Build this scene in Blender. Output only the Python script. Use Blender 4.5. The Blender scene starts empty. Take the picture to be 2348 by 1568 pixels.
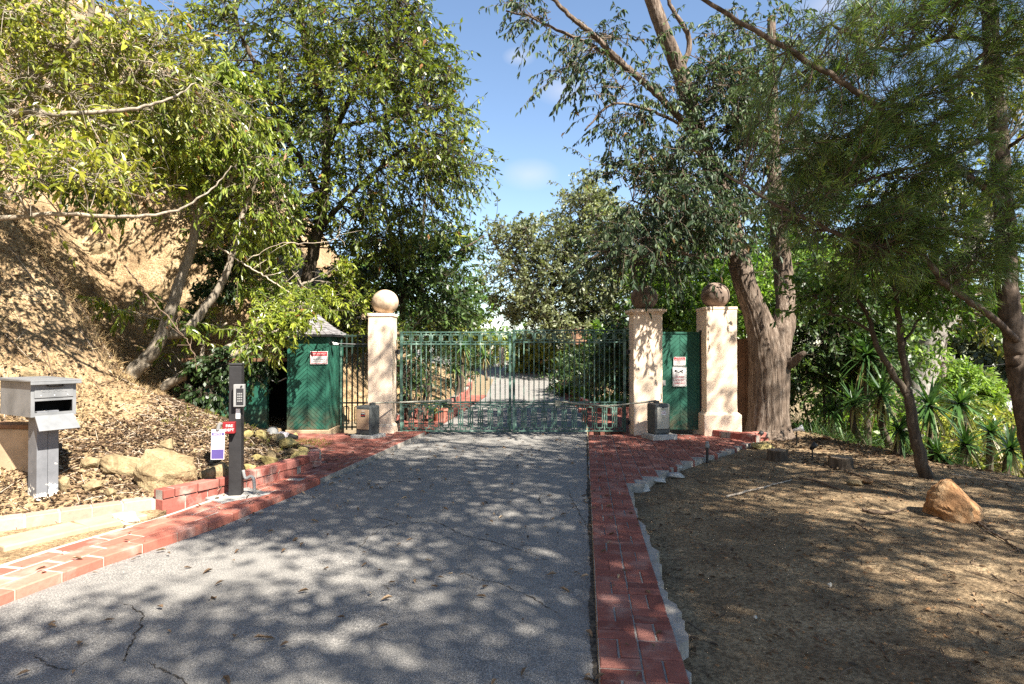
import bpy, bmesh, math, random
import numpy as np
from mathutils import Vector, Matrix

random.seed(7)
RNG = np.random.default_rng(11)
PI = math.pi
SC = bpy.context.scene
COL = SC.collection

# ------------------------------------------------------------------ camera, sky, sun, exposure
FD = 1434.0                      # focal length in pixels of a 2347 x 1568 view
PITCH = math.atan(16.0 / FD)
CAMZ = 1.5
cam = bpy.data.cameras.new('camera')
cam.sensor_width = 36.0
cam.lens = 36.0 * FD / 2347.0
cam.clip_start = 0.05
cam.clip_end = 2000.0
camo = bpy.data.objects.new('camera', cam)
COL.objects.link(camo)
camo.location = (0, 0, CAMZ)
camo.rotation_euler = (PI / 2 + PITCH, 0, 0)
SC.camera = camo

SUN_AZ = math.radians(140.0)     # clockwise from +Y (the view direction): behind and to the right
SUN_EL = math.radians(47.0)
SUND = np.array([math.sin(SUN_AZ) * math.cos(SUN_EL), math.cos(SUN_AZ) * math.cos(SUN_EL), math.sin(SUN_EL)])
sl = bpy.data.lights.new('sun', 'SUN')
sl.energy = 5.0
sl.angle = math.radians(0.55)
sl.color = (1.0, 0.93, 0.82)
so = bpy.data.objects.new('sun', sl)
COL.objects.link(so)
so.rotation_euler = Vector(SUND).to_track_quat('Z', 'Y').to_euler()

w = bpy.data.worlds.new('World')
SC.world = w
w.use_nodes = True
wn = w.node_tree
wn.nodes.clear()
wo = wn.nodes.new('ShaderNodeOutputWorld')
wb = wn.nodes.new('ShaderNodeBackground')
sk = wn.nodes.new('ShaderNodeTexSky')
sk.sky_type = 'NISHITA'
sk.sun_disc = False
sk.sun_elevation = SUN_EL
sk.sun_rotation = SUN_AZ
sk.air_density = 1.0
sk.dust_density = 0.3
sk.ozone_density = 1.7
wb.inputs['Strength'].default_value = 0.06
# a few faint small clouds in the sky itself
geo = wn.nodes.new('ShaderNodeTexCoord')
nz = wn.nodes.new('ShaderNodeTexNoise')
nz.inputs['Scale'].default_value = 9.0
nz.inputs['Detail'].default_value = 5.0
wn.links.new(geo.outputs['Generated'], nz.inputs['Vector'])
acc = None


def pdir(px, py):
    cx = (px - 1173.5) / FD
    cy = (784.0 - py) / FD
    f = np.array([0, math.cos(PITCH), math.sin(PITCH)])
    u = np.array([0, -math.sin(PITCH), math.cos(PITCH)])
    return np.array([1.0, 0, 0]) * cx + u * cy + f


def P(px, py, Y):
    d = pdir(px, py)
    return np.array([0, 0, CAMZ]) + d * (Y / d[1])


for (cpx, cpy, sz) in ((1215, 400, .030), (1290, 205, .028), (1190, 130, .016), (1900, 10, .03)):
    d = pdir(cpx, cpy)
    d = d / np.linalg.norm(d)
    mp = wn.nodes.new('ShaderNodeMapping')
    mp.inputs['Scale'].default_value = (1.0, 1.0, 1.9)
    mp.inputs['Location'].default_value = (-d[0], -d[1], -1.9 * d[2])
    wn.links.new(geo.outputs['Generated'], mp.inputs['Vector'])
    ln = wn.nodes.new('ShaderNodeVectorMath')
    ln.operation = 'LENGTH'
    wn.links.new(mp.outputs[0], ln.inputs[0])
    mr = wn.nodes.new('ShaderNodeMapRange')
    mr.inputs['From Min'].default_value = sz * 1.6
    mr.inputs['From Max'].default_value = 0.0
    wn.links.new(ln.outputs['Value'], mr.inputs['Value'])
    if acc is None:
        acc = mr.outputs[0]
    else:
        ad = wn.nodes.new('ShaderNodeMath')
        ad.operation = 'MAXIMUM'
        wn.links.new(acc, ad.inputs[0])
        wn.links.new(mr.outputs[0], ad.inputs[1])
        acc = ad.outputs[0]
m1 = wn.nodes.new('ShaderNodeMath')
m1.operation = 'MULTIPLY'
wn.links.new(acc, m1.inputs[0])
wn.links.new(nz.outputs['Fac'], m1.inputs[1])
m2 = wn.nodes.new('ShaderNodeMath')
m2.operation = 'MULTIPLY'
m2.use_clamp = True
m2.inputs[1].default_value = .75
wn.links.new(m1.outputs[0], m2.inputs[0])
mx = wn.nodes.new('ShaderNodeMixRGB')
mx.inputs[2].default_value = (4.6, 4.5, 4.7, 1)
wn.links.new(m2.outputs[0], mx.inputs[0])
wn.links.new(sk.outputs[0], mx.inputs[1])
wn.links.new(mx.outputs[0], wb.inputs['Color'])
wn.links.new(wb.outputs[0], wo.inputs['Surface'])

SC.view_settings.view_transform = 'Standard'
SC.view_settings.look = 'None'
SC.view_settings.gamma = 1.0
SC.view_settings.exposure = 2.0
SC.view_settings.use_curve_mapping = False
SC.render.engine = 'CYCLES'
SC.cycles.max_bounces = 6
SC.cycles.diffuse_bounces = 3
SC.cycles.glossy_bounces = 2
SC.cycles.transmission_bounces = 4
SC.cycles.use_denoising = False
SC.cycles.sample_clamp_indirect = 4.0
SC.cycles.use_adaptive_sampling = False
SC.cycles.caustics_reflective = False
SC.cycles.caustics_refractive = False


# ------------------------------------------------------------------ materials
class NT:
    def __init__(self, name, rough=0.7, spec=0.3, metal=0.0):
        self.m = bpy.data.materials.new(name)
        self.m.use_nodes = True
        self.t = self.m.node_tree
        self.b = self.t.nodes['Principled BSDF']
        self.b.inputs['Roughness'].default_value = rough
        self.b.inputs['Specular IOR Level'].default_value = spec
        self.b.inputs['Metallic'].default_value = metal
        self.out = self.t.nodes['Material Output']

    def node(self, k, **kw):
        n = self.t.nodes.new(k)
        for a, b in kw.items():
            setattr(n, a, b)
        return n

    def link(self, a, b):
        self.t.links.new(a, b)

    def coord(self, scale=(1, 1, 1), src='Object'):
        c = self.node('ShaderNodeTexCoord')
        mp = self.node('ShaderNodeMapping')
        mp.inputs['Scale'].default_value = scale
        self.link(c.outputs[src], mp.inputs['Vector'])
        return mp.outputs[0]

    def noise(self, scale, detail=4, rough=0.6, vec=None, dist=0.0):
        n = self.node('ShaderNodeTexNoise')
        n.inputs['Scale'].default_value = scale
        n.inputs['Detail'].default_value = detail
        n.inputs['Roughness'].default_value = rough
        n.inputs['Distortion'].default_value = dist
        self.link(vec if vec is not None else self.coord(), n.inputs['Vector'])
        return n.outputs['Fac']

    def voro(self, scale, vec=None, feature='F1'):
        n = self.node('ShaderNodeTexVoronoi')
        n.feature = feature
        n.inputs['Scale'].default_value = scale
        self.link(vec if vec is not None else self.coord(), n.inputs['Vector'])
        return n.outputs['Distance']

    def ramp(self, fac, stops):
        r = self.node('ShaderNodeValToRGB')
        e = r.color_ramp.elements
        while len(e) < len(stops):
            e.new(0.5)
        for i, (p, c) in enumerate(stops):
            e[i].position = p
            e[i].color = (c[0], c[1], c[2], 1) if not isinstance(c, (int, float)) else (c, c, c, 1)
        self.link(fac, r.inputs[0])
        return r.outputs[0]

    def mix(self, fac, a, b, mode='MIX'):
        n = self.node('ShaderNodeMixRGB', blend_type=mode)
        for i, v in ((0, fac), (1, a), (2, b)):
            if isinstance(v, (int, float)):
                n.inputs[i].default_value = v if i == 0 else (v, v, v, 1)
            elif isinstance(v, tuple):
                n.inputs[i].default_value = (v[0], v[1], v[2], 1)
            else:
                self.link(v, n.inputs[i])
        return n.outputs[0]

    def attr(self, name='tint'):
        n = self.node('ShaderNodeAttribute')
        n.attribute_name = name
        return n.outputs['Fac']

    def color(self, c):
        if isinstance(c, tuple):
            self.b.inputs['Base Color'].default_value = (c[0], c[1], c[2], 1)
        else:
            self.link(c, self.b.inputs['Base Color'])
        return self

    def bump(self, h, strength=0.5, dist=0.01):
        n = self.node('ShaderNodeBump')
        n.inputs['Strength'].default_value = strength
        n.inputs['Distance'].default_value = dist
        self.link(h, n.inputs['Height'])
        self.link(n.outputs[0], self.b.inputs['Normal'])
        return self


def leaf_mat(name, stops, trans=0.35, rough=0.42, spec=0.45, tboost=(1.5, 1.6, 0.7)):
    k = NT(name, rough, spec)
    c = k.ramp(k.attr(), stops)
    k.color(c)
    tr = k.node('ShaderNodeBsdfTranslucent')
    tc = k.mix(1.0, c, tboost, 'MULTIPLY')
    k.link(tc, tr.inputs['Color'])
    mxs = k.node('ShaderNodeMixShader')
    mxs.inputs[0].default_value = trans
    k.link(k.b.outputs[0], mxs.inputs[1])
    k.link(tr.outputs[0], mxs.inputs[2])
    k.link(mxs.outputs[0], k.out.inputs['Surface'])
    return k.m


def bark_mat(name, a, b, sc=(18, 18, 3), bump=0.9, bd=0.02):
    k = NT(name, 0.9, 0.15)
    v = k.coord(sc)
    n = k.noise(1.0, 6, 0.65, v, 0.4)
    big = k.noise(2.2, 3, 0.5)
    c = k.ramp(n, [(0.3, tuple(x * 0.35 for x in a)), (0.5, a), (0.72, b)])
    c = k.mix(k.ramp(big, [(0.35, 0.0), (0.7, 0.55)]), c, tuple(x * 0.6 for x in a))
    k.color(c).bump(n, bump, bd)
    return k.m


M = {}
G1, G2 = (.035, .062, .012), (.10, .15, .022)
YG = (.30, .34, .045)
BR = (.20, .085, .03)
M['leaf_hill'] = leaf_mat('hill_tree_leaf', [(0, G1), (.35, G2), (.62, (.19, .235, .032)), (.90, YG), (.935, YG), (.95, BR), (1, (.28, .14, .05))], .28, .34, .55)
M['leaf_yellow'] = leaf_mat('yellow_green_leaf', [(0, (.06, .085, .016)), (.4, (.16, .19, .028)), (.93, (.36, .36, .05)), (.96, BR), (1, (.30, .16, .06))], .3, .36, .55)
M['leaf_mid'] = leaf_mat('mid_green_leaf', [(0, (.035, .055, .012)), (.45, (.09, .125, .022)), (.92, (.25, .285, .042)), (.95, (.17, .08, .03)), (1, (.25, .12, .05))], .28, .36, .5)
M['leaf_euc'] = leaf_mat('eucalyptus_leaf', [(0, (.022, .038, .022)), (.5, (.05, .08, .045)), (.92, (.11, .15, .06)), (.96, (.16, .09, .04)), (1, (.2, .12, .05))], .25, .55, .3, (1.2, 1.5, .6))
M['leaf_oak'] = leaf_mat('oak_leaf', [(0, (.07, .085, .045)), (.5, (.14, .16, .085)), (1, (.25, .27, .14))], .3)
M['leaf_bright'] = leaf_mat('bright_shrub_leaf', [(0, (.04, .085, .014)), (.5, (.09, .17, .028)), (1, (.19, .28, .04))], .42)
M['leaf_dark'] = leaf_mat('dark_shrub_leaf', [(0, (.018, .035, .012)), (.6, (.04, .075, .02)), (1, (.08, .13, .03))], .28)
M['needle'] = leaf_mat('pine_needle', [(0, (.04, .065, .022)), (.6, (.095, .145, .04)), (1, (.22, .28, .06))], .32, .4, .4, (1.2, 1.5, .6))
M['yucca'] = leaf_mat('yucca_blade', [(0, (.025, .06, .018)), (.6, (.055, .12, .03)), (.9, (.11, .19, .05)), (1, (.28, .22, .10))], .25)
M['litter'] = leaf_mat('dead_leaf', [(0, (.055, .037, .025)), (.4, (.13, .083, .048)), (.75, (.24, .16, .095)), (1, (.44, .33, .21))], .12, .7, .2, (1, 1, 1))
M['straw'] = leaf_mat('dry_straw', [(0, (.30, .19, .09)), (1, (.55, .42, .22))], .2, .7, .2, (1, 1, 1))
M['bark_pale'] = bark_mat('pale_bark', (.26, .22, .17), (.42, .37, .29), (22, 22, 5), .5)
M['bark_dark'] = bark_mat('dark_bark', (.075, .058, .043), (.16, .13, .10))
M['bark_big'] = bark_mat('rough_brown_bark', (.145, .108, .082), (.33, .275, .225), (24, 24, 3.0), 1.0, .05)
M['bark_grey'] = bark_mat('grey_bark', (.24, .22, .20), (.42, .39, .35), (16, 16, 3), .6, .02)
M['bark_pine'] = bark_mat('pine_bark', (.095, .072, .056), (.20, .155, .125), (14, 14, 7), .9, .02)


def _asphalt():
    k = NT('old_asphalt', .85, .25)
    f = k.noise(120, 3, .7)
    v = k.voro(90)
    big = k.noise(.9, 4, .6)
    mid = k.noise(9, 4, .6)
    c = k.ramp(f, [(.32, (.06, .06, .06)), (.5, (.155, .148, .138)), (.68, (.42, .395, .36))])
    c = k.mix(k.ramp(v, [(0.0, .5), (.35, 0.0)]), c, (.28, .265, .25))
    c = k.mix(k.ramp(big, [(.35, 0.0), (.7, .45)]), c, (.22, .21, .19))
    c = k.mix(k.ramp(mid, [(.52, 0.0), (.75, .5)]), c, (.085, .084, .083))
    st = k.noise(1.7, 6, .7, k.coord((1.6, .5, 1)), .8)
    c = k.mix(k.ramp(st, [(.56, 0.0), (.68, .45)]), c, (.085, .083, .08))
    ye = k.noise(1.1, 5, .65, k.coord((1, 1, 1)), .3)
    c = k.mix(k.ramp(ye, [(.66, 0.0), (.78, .4)]), c, (.30, .25, .15))
    k.color(c).bump(f, .55, .006)
    return k.m


def _dirt(name, a, b, d, peb=.3):
    k = NT(name, .95, .1)
    n = k.noise(2.1, 8, .68)
    f = k.noise(38, 5, .7)
    mid = k.noise(9, 5, .7, None, .6)
    c = k.ramp(n, [(.32, a), (.55, b), (.72, d)])
    c = k.mix(k.ramp(f, [(.42, .75), (.58, 0.0)]), c, tuple(x * .5 for x in a))
    c = k.mix(k.ramp(mid, [(.56, 0.0), (.74, peb)]), c, tuple(min(1, x * 1.35) for x in d))
    h = k.mix(.5, f, mid)
    k.color(c).bump(h, 1.0, .05)
    return k.m


def _brick(name, a, b, d, whit=.25):
    k = NT(name, .85, .2)
    t = k.attr()
    c = k.ramp(t, [(0, a), (.55, b), (1, d)])
    n = k.noise(26, 6, .65)
    n2 = k.noise(4, 4, .6)
    c = k.mix(k.ramp(n, [(.45, 0.0), (.75, .35)]), c, tuple(x * .55 for x in a))
    c = k.mix(k.ramp(n2, [(.52, 0.0), (.75, whit)]), c, (.50, .40, .34))
    k.color(c).bump(n, .5, .006)
    return k.m


def _plain(name, c, rough=.6, spec=.3, var=.25, scale=6, metal=0.0, bump=.0, dark=None):
    k = NT(name, rough, spec, metal)
    n = k.noise(scale, 6, .65)
    cc = k.ramp(n, [(.3, dark if dark else tuple(x * (1 - var) for x in c)), (.7, c)])
    k.color(cc)
    if bump:
        k.bump(k.noise(scale * 6, 4, .6), bump, .004)
    return k.m


M['asphalt'] = _asphalt()
k = NT('crack_dirt', .95, .1)
k.color(k.ramp(k.noise(30), [(.4, (.03, .028, .025)), (.7, (.13, .11, .085))]))
M['crack'] = k.m
M['hill'] = _dirt('sandy_hill_earth', (.19, .125, .07), (.42, .30, .17), (.60, .475, .30))
M['yard'] = _dirt('yard_dirt', (.16, .112, .068), (.31, .225, .135), (.46, .345, .21), .25)
M['ground'] = _dirt('plain_earth', (.16, .12, .07), (.26, .20, .12), (.34, .27, .17), .2)
M['brick'] = _brick('paving_brick', (.15, .052, .04), (.22, .078, .058), (.28, .12, .092), .3)
M['tile_brick'] = _brick('large_red_paver', (.27, .085, .06), (.36, .125, .088), (.43, .19, .14), .55)
M['wall_brick'] = _brick('wall_brick', (.20, .06, .045), (.28, .09, .07), (.34, .15, .12), .8)
M['pale_brick'] = _brick('sunlit_pale_brick', (.34, .18, .135), (.42, .25, .19), (.48, .33, .26), .8)  # blown-out sunlight on the step put into a paler brick colour
M['mortar'] = _plain('grey_mortar', (.36, .33, .29), .95, .1, .45, 14, 0, .5)
M['pale_mortar'] = _plain('pale_mortar', (.50, .45, .38), .95, .1, .3, 10, 0, .4)
M['concrete'] = _plain('grey_concrete', (.45, .43, .39), .9, .15, .4, 7, 0, .5)
M['concrete_tan'] = _plain('tan_concrete', (.46, .34, .22), .9, .15, .4, 4, 0, .5)


def _stucco():
    k = NT('cream_stucco', .85, .2)
    n = k.noise(3.0, 6, .62)
    st = k.noise(1.0, 5, .6, k.coord((9, 9, 1.2)))
    c = k.ramp(n, [(.3, (.56, .43, .32)), (.6, (.69, .55, .42))])
    c = k.mix(k.ramp(st, [(.56, 0.0), (.78, .5)]), c, (.42, .30, .20))
    k.color(c).bump(k.noise(30, 4), .22, .005)
    return k.m


M['stucco'] = _stucco()
k = NT('weathered_ball_stone', .85, .2)
n = k.noise(5, 7, .68)
k.color(k.ramp(n, [(.3, (.16, .11, .075)), (.5, (.42, .32, .22)), (.68, (.56, .45, .34))])).bump(n, .4, .01)
M['ball'] = k.m
k = NT('shaded_stained_stone', .85, .2)  # right-hand balls: weather stain, with shade also put into the darker colour
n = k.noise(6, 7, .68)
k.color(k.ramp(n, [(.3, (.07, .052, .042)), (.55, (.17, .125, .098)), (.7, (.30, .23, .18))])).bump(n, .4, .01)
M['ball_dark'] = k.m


def _greenwood():
    k = NT('green_painted_wood', .6, .35)
    v = k.coord((1.5, 1.5, 1.5))
    n = k.noise(3.4, 6, .65, v)
    g = k.noise(1.0, 4, .6, k.coord((60, 60, 6)))
    t = k.attr()
    c = k.ramp(n, [(.3, (.009, .058, .038)), (.6, (.016, .10, .066)), (.8, (.04, .15, .105))])
    c = k.mix(k.ramp(t, [(0, 0.0), (1, .35)]), c, (.008, .052, .036))
    c = k.mix(k.ramp(g, [(.60, 0.0), (.8, .45)]), c, (.10, .22, .165))
    cz = k.node('ShaderNodeTexCoord')
    sp = k.node('ShaderNodeSeparateXYZ')
    k.link(cz.outputs['Object'], sp.inputs[0])
    lw = k.node('ShaderNodeMapRange')
    lw.inputs['From Min'].default_value = .55
    lw.inputs['From Max'].default_value = .08
    k.link(sp.outputs[2], lw.inputs['Value'])
    gm = k.node('ShaderNodeMath', operation='MULTIPLY')
    k.link(lw.outputs[0], gm.inputs[0])
    k.link(k.ramp(k.noise(7, 5, .7), [(.4, 0.0), (.62, 1.0)]), gm.inputs[1])
    c = k.mix(gm.outputs[0], c, (.10, .075, .045))
    k.color(c).bump(g, .35, .003)
    return k.m


M['green_wood'] = _greenwood()
k = NT('weathered_green_iron', .55, .4)
n = k.noise(5.5, 6, .7)
n2 = k.noise(40, 4, .6)
c = k.ramp(n, [(.35, (.010, .030, .022)), (.48, (.028, .07, .053)), (.60, (.11, .19, .15)), (.72, (.36, .45, .37))])
c = k.mix(k.ramp(n2, [(.62, 0.0), (.72, .8)]), c, (.13, .065, .035))
k.color(c)
M['iron'] = k.m
M['dark_iron'] = _plain('dark_green_iron', (.018, .04, .03), .55, .4, .5, 9)
M['black_metal'] = _plain('black_metal', (.02, .02, .02), .5, .4, .4, 12)
M['arm_metal'] = _plain('pale_arm_metal', (.27, .26, .20), .5, .5, .5, 14)


def _mailgrey():
    k = NT('grey_mailbox_paint', .5, .4)
    n = k.noise(5, 5, .6)
    s = k.noise(45, 4, .7)
    c = k.ramp(n, [(.3, (.11, .115, .12)), (.7, (.19, .195, .20))])
    c = k.mix(k.ramp(s, [(.70, 0.0), (.74, .9)]), c, (.72, .70, .66))
    k.color(c)
    return k.m


M['mailgrey'] = _mailgrey()
k = NT('peeling_grey_paint', .6, .3)
cz = k.node('ShaderNodeTexCoord')
sp = k.node('ShaderNodeSeparateXYZ')
k.link(cz.outputs['Object'], sp.inputs[0])
low = k.node('ShaderNodeMapRange')
low.inputs['From Min'].default_value = .28
low.inputs['From Max'].default_value = 0.0
k.link(sp.outputs[2], low.inputs['Value'])
s = k.noise(11, 5, .72)
ad = k.node('ShaderNodeMath', operation='MULTIPLY_ADD')
k.link(low.outputs[0], ad.inputs[0])
ad.inputs[1].default_value = .24
k.link(s, ad.inputs[2])
c = k.ramp(k.noise(5), [(.3, (.10, .105, .115)), (.7, (.17, .175, .19))])
k.color(k.mix(k.ramp(ad.outputs[0], [(.645, 0.0), (.66, 1.0)]), c, (.78, .74, .66)))
M['peel'] = k.m
M['black_wood'] = _plain('black_painted_wood', (.022, .021, .022), .6, .3, .45, 9, 0, .3)
M['fence_wood'] = _plain('brown_fence_wood', (.19, .105, .06), .85, .2, .5, 7, 0, .4)
M['red'] = _plain('red_paint', (.22, .012, .016), .5, .4, .3, 8)
M['white'] = _plain('white_plastic', (.75, .74, .71), .5, .4, .12, 6)
M['sign_white'] = _plain('sign_white', (.72, .70, .68), .45, .4, .12, 9)
M['sign_red'] = _plain('sign_red', (.50, .02, .03), .45, .4, .15, 9)
M['sign_black'] = _plain('sign_black', (.02, .02, .022), .5, .4, .2, 9)
M['purple'] = _plain('purple_print', (.075, .055, .2), .6, .3, .15, 9)
M['paper'] = _plain('pale_paper', (.50, .47, .50), .7, .2, .1, 9)
M['grey_plastic'] = _plain('grey_plastic', (.22, .22, .215), .5, .4, .15, 9)
M['operator_tan'] = _plain('tan_steel_panel', (.36, .25, .16), .45, .4, .15, 7)
M['operator_grey'] = _plain('dark_operator_housing', (.075, .082, .08), .5, .4, .25, 7)
M['operator_steel'] = _plain('brushed_steel_panel', (.42, .41, .37), .38, .5, .25, 5, .5)
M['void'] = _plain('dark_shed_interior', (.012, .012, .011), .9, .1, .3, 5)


def _slate():
    k = NT('grey_shingle', .85, .2)
    v = k.coord((1, 1, 1))
    n = k.noise(9, 5, .65, v)
    k.color(k.mix(k.ramp(k.attr(), [(0, 0.0), (1, .6)]), k.ramp(n, [(.3, (.14, .13, .13)), (.7, (.30, .29, .29))]), (.10, .095, .10))).bump(n, .4, .01)
    return k.m


M['shingle'] = _slate()


def _rock(name, a, b, d):
    k = NT(name, .9, .15)
    n = k.noise(4.5, 8, .68, None, .5)
    f = k.noise(45, 5, .7)
    c = k.ramp(n, [(.3, a), (.5, b), (.72, d)])
    c = k.mix(k.ramp(f, [(.42, .35), (.6, 0.0)]), c, tuple(x * .4 for x in a))
    k.color(c).bump(k.mix(.5, n, f), .8, .03)
    return k.m


M['sandstone'] = _rock('tan_sandstone', (.12, .085, .046), (.27, .205, .115), (.41, .33, .20))
M['orange_rock'] = _rock('orange_sandstone', (.17, .085, .04), (.36, .20, .095), (.44, .33, .20))
M['moss_rock'] = _rock('mossy_sandstone', (.17, .14, .055), (.36, .29, .12), (.52, .43, .22))
M['white_rock'] = _rock('pale_rock', (.50, .45, .36), (.66, .62, .53), (.75, .72, .64))
M['cut_wood'] = _plain('cut_stump_wood', (.30, .22, .15), .85, .2, .5, 20, 0, .4)
M['twig'] = _plain('dry_twig', (.17, .12, .085), .9, .15, .5, 9)
M['pale_twig'] = _plain('pale_dry_stick', (.48, .40, .31), .9, .15, .4, 9)
M['pink'] = _plain('pink_stucco', (.52, .30, .22), .85, .2, .2, 3)
M['pole'] = _plain('grey_pole_wood', (.24, .20, .17), .85, .2, .4, 5)


# ------------------------------------------------------------------ mesh helpers
WL = {}


class MB:
    def __init__(self):
        self.v, self.f, self.t, self.n = [], [], [], 0

    def add(self, v, faces, tint=0.5, mi=0):
        v = np.asarray(v, dtype=float).reshape(-1, 3)
        if not isinstance(faces, list) or (faces and isinstance(faces[0], (list, tuple)) and not isinstance(faces[0][0], (list, tuple, np.ndarray))):
            faces = [faces]
        groups = {}
        for f in faces:
            a = np.asarray(f, dtype=np.int64)
            if a.ndim == 1:
                a = a[None]
            groups.setdefault(a.shape[1], []).append(a)
        for kk, g in groups.items():
            self.f.append((np.concatenate(g) + self.n, mi))
        self.v.append(v)
        tt = np.asarray(tint, dtype=float)
        self.t.append(np.full(len(v), float(tt)) if tt.ndim == 0 else tt)
        self.n += len(v)
        return self

    def build(self, name, mats, parent=None, smooth=False, loc=None, bevel=0.0, seg=2):
        v = np.concatenate(self.v)
        t = np.concatenate(self.t)
        if parent is not None:
            off = np.array(WL[parent.name])
        elif loc is not None:
            off = np.array(loc, dtype=float)
        else:
            lo, hi = v.min(0), v.max(0)
            off = np.array([(lo[0] + hi[0]) / 2, (lo[1] + hi[1]) / 2, lo[2]])
        me = bpy.data.meshes.new(name)
        me.vertices.add(len(v))
        me.vertices.foreach_set('co', (v - off).astype(np.float32).ravel())
        nl = sum(a.size for a, _ in self.f)
        npoly = sum(len(a) for a, _ in self.f)
        me.loops.add(nl)
        me.polygons.add(npoly)
        lv = np.concatenate([a.ravel() for a, _ in self.f])
        tot = np.concatenate([np.full(len(a), a.shape[1]) for a, _ in self.f])
        st = np.concatenate([[0], np.cumsum(tot)[:-1]])
        me.loops.foreach_set('vertex_index', lv.astype(np.int32))
        me.polygons.foreach_set('loop_start', st.astype(np.int32))
        me.polygons.foreach_set('loop_total', tot.astype(np.int32))
        me.polygons.foreach_set('material_index', np.concatenate([np.full(len(a), m) for a, m in self.f]).astype(np.int32))
        me.polygons.foreach_set('use_smooth', np.full(npoly, bool(smooth)))
        me.update(calc_edges=True)
        at = me.attributes.new('tint', 'FLOAT', 'POINT')
        at.data.foreach_set('value', t.astype(np.float32))
        if not isinstance(mats, (list, tuple)):
            mats = [mats]
        for m in mats:
            me.materials.append(M[m] if isinstance(m, str) else m)
        o = bpy.data.objects.new(name, me)
        COL.objects.link(o)
        if parent is not None:
            o.parent = parent
        else:
            o.location = off
        WL[o.name] = tuple(off)
        if bevel:
            b = o.modifiers.new('bevel', 'BEVEL')
            b.width = bevel
            b.segments = seg
            b.limit_method = 'ANGLE'
        return o


def tag(o, label, cat, group=None):
    o['label'] = label
    o['category'] = cat
    if group:
        o['group'] = group
    return o


def thing(name, label, cat, loc, group=None):
    o = bpy.data.objects.new(name, None)
    COL.objects.link(o)
    o.empty_display_size = 0.1
    o.location = loc
    WL[o.name] = tuple(loc)
    return tag(o, label, cat, group)


def struct(o, kind='structure'):
    o['kind'] = kind
    return o


BF = [[0, 3, 2, 1], [4, 5, 6, 7], [0, 1, 5, 4], [1, 2, 6, 5], [2, 3, 7, 6], [3, 0, 4, 7]]


def boxv(x0, x1, y0, y1, z0, z1):
    return np.array([[x0, y0, z0], [x1, y0, z0], [x1, y1, z0], [x0, y1, z0], [x0, y0, z1], [x1, y0, z1], [x1, y1, z1], [x0, y1, z1]], float)


def box(mb, x0, x1, y0, y1, z0, z1, tint=.5, mi=0, yaw=0.0, piv=None):
    v = boxv(x0, x1, y0, y1, z0, z1)
    if yaw:
        p = np.array(piv if piv is not None else [(x0 + x1) / 2, (y0 + y1) / 2])
        c, s = math.cos(yaw), math.sin(yaw)
        xy = v[:, :2] - p
        v[:, 0] = p[0] + xy[:, 0] * c - xy[:, 1] * s
        v[:, 1] = p[1] + xy[:, 0] * s + xy[:, 1] * c
    mb.add(v, [BF], tint, mi)
    return mb


def nrm(a):
    a = np.asarray(a, float)
    return a / (np.linalg.norm(a, axis=-1, keepdims=True) + 1e-9)


def catmull(pts, n):
    pts = np.asarray(pts, float)
    if len(pts) < 3:
        t = np.linspace(0, 1, n)[:, None]
        return pts[0] * (1 - t) + pts[-1] * t
    p = np.vstack([2 * pts[0] - pts[1], pts, 2 * pts[-1] - pts[-2]])
    u = np.linspace(0, len(pts) - 1 - 1e-6, n)
    i = u.astype(int)
    f = (u - i)[:, None]
    a, b, c, d = p[i], p[i + 1], p[i + 2], p[i + 3]
    return .5 * ((2 * b) + (-a + c) * f + (2 * a - 5 * b + 4 * c - d) * f ** 2 + (-a + 3 * b - 3 * c + d) * f ** 3)


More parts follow.
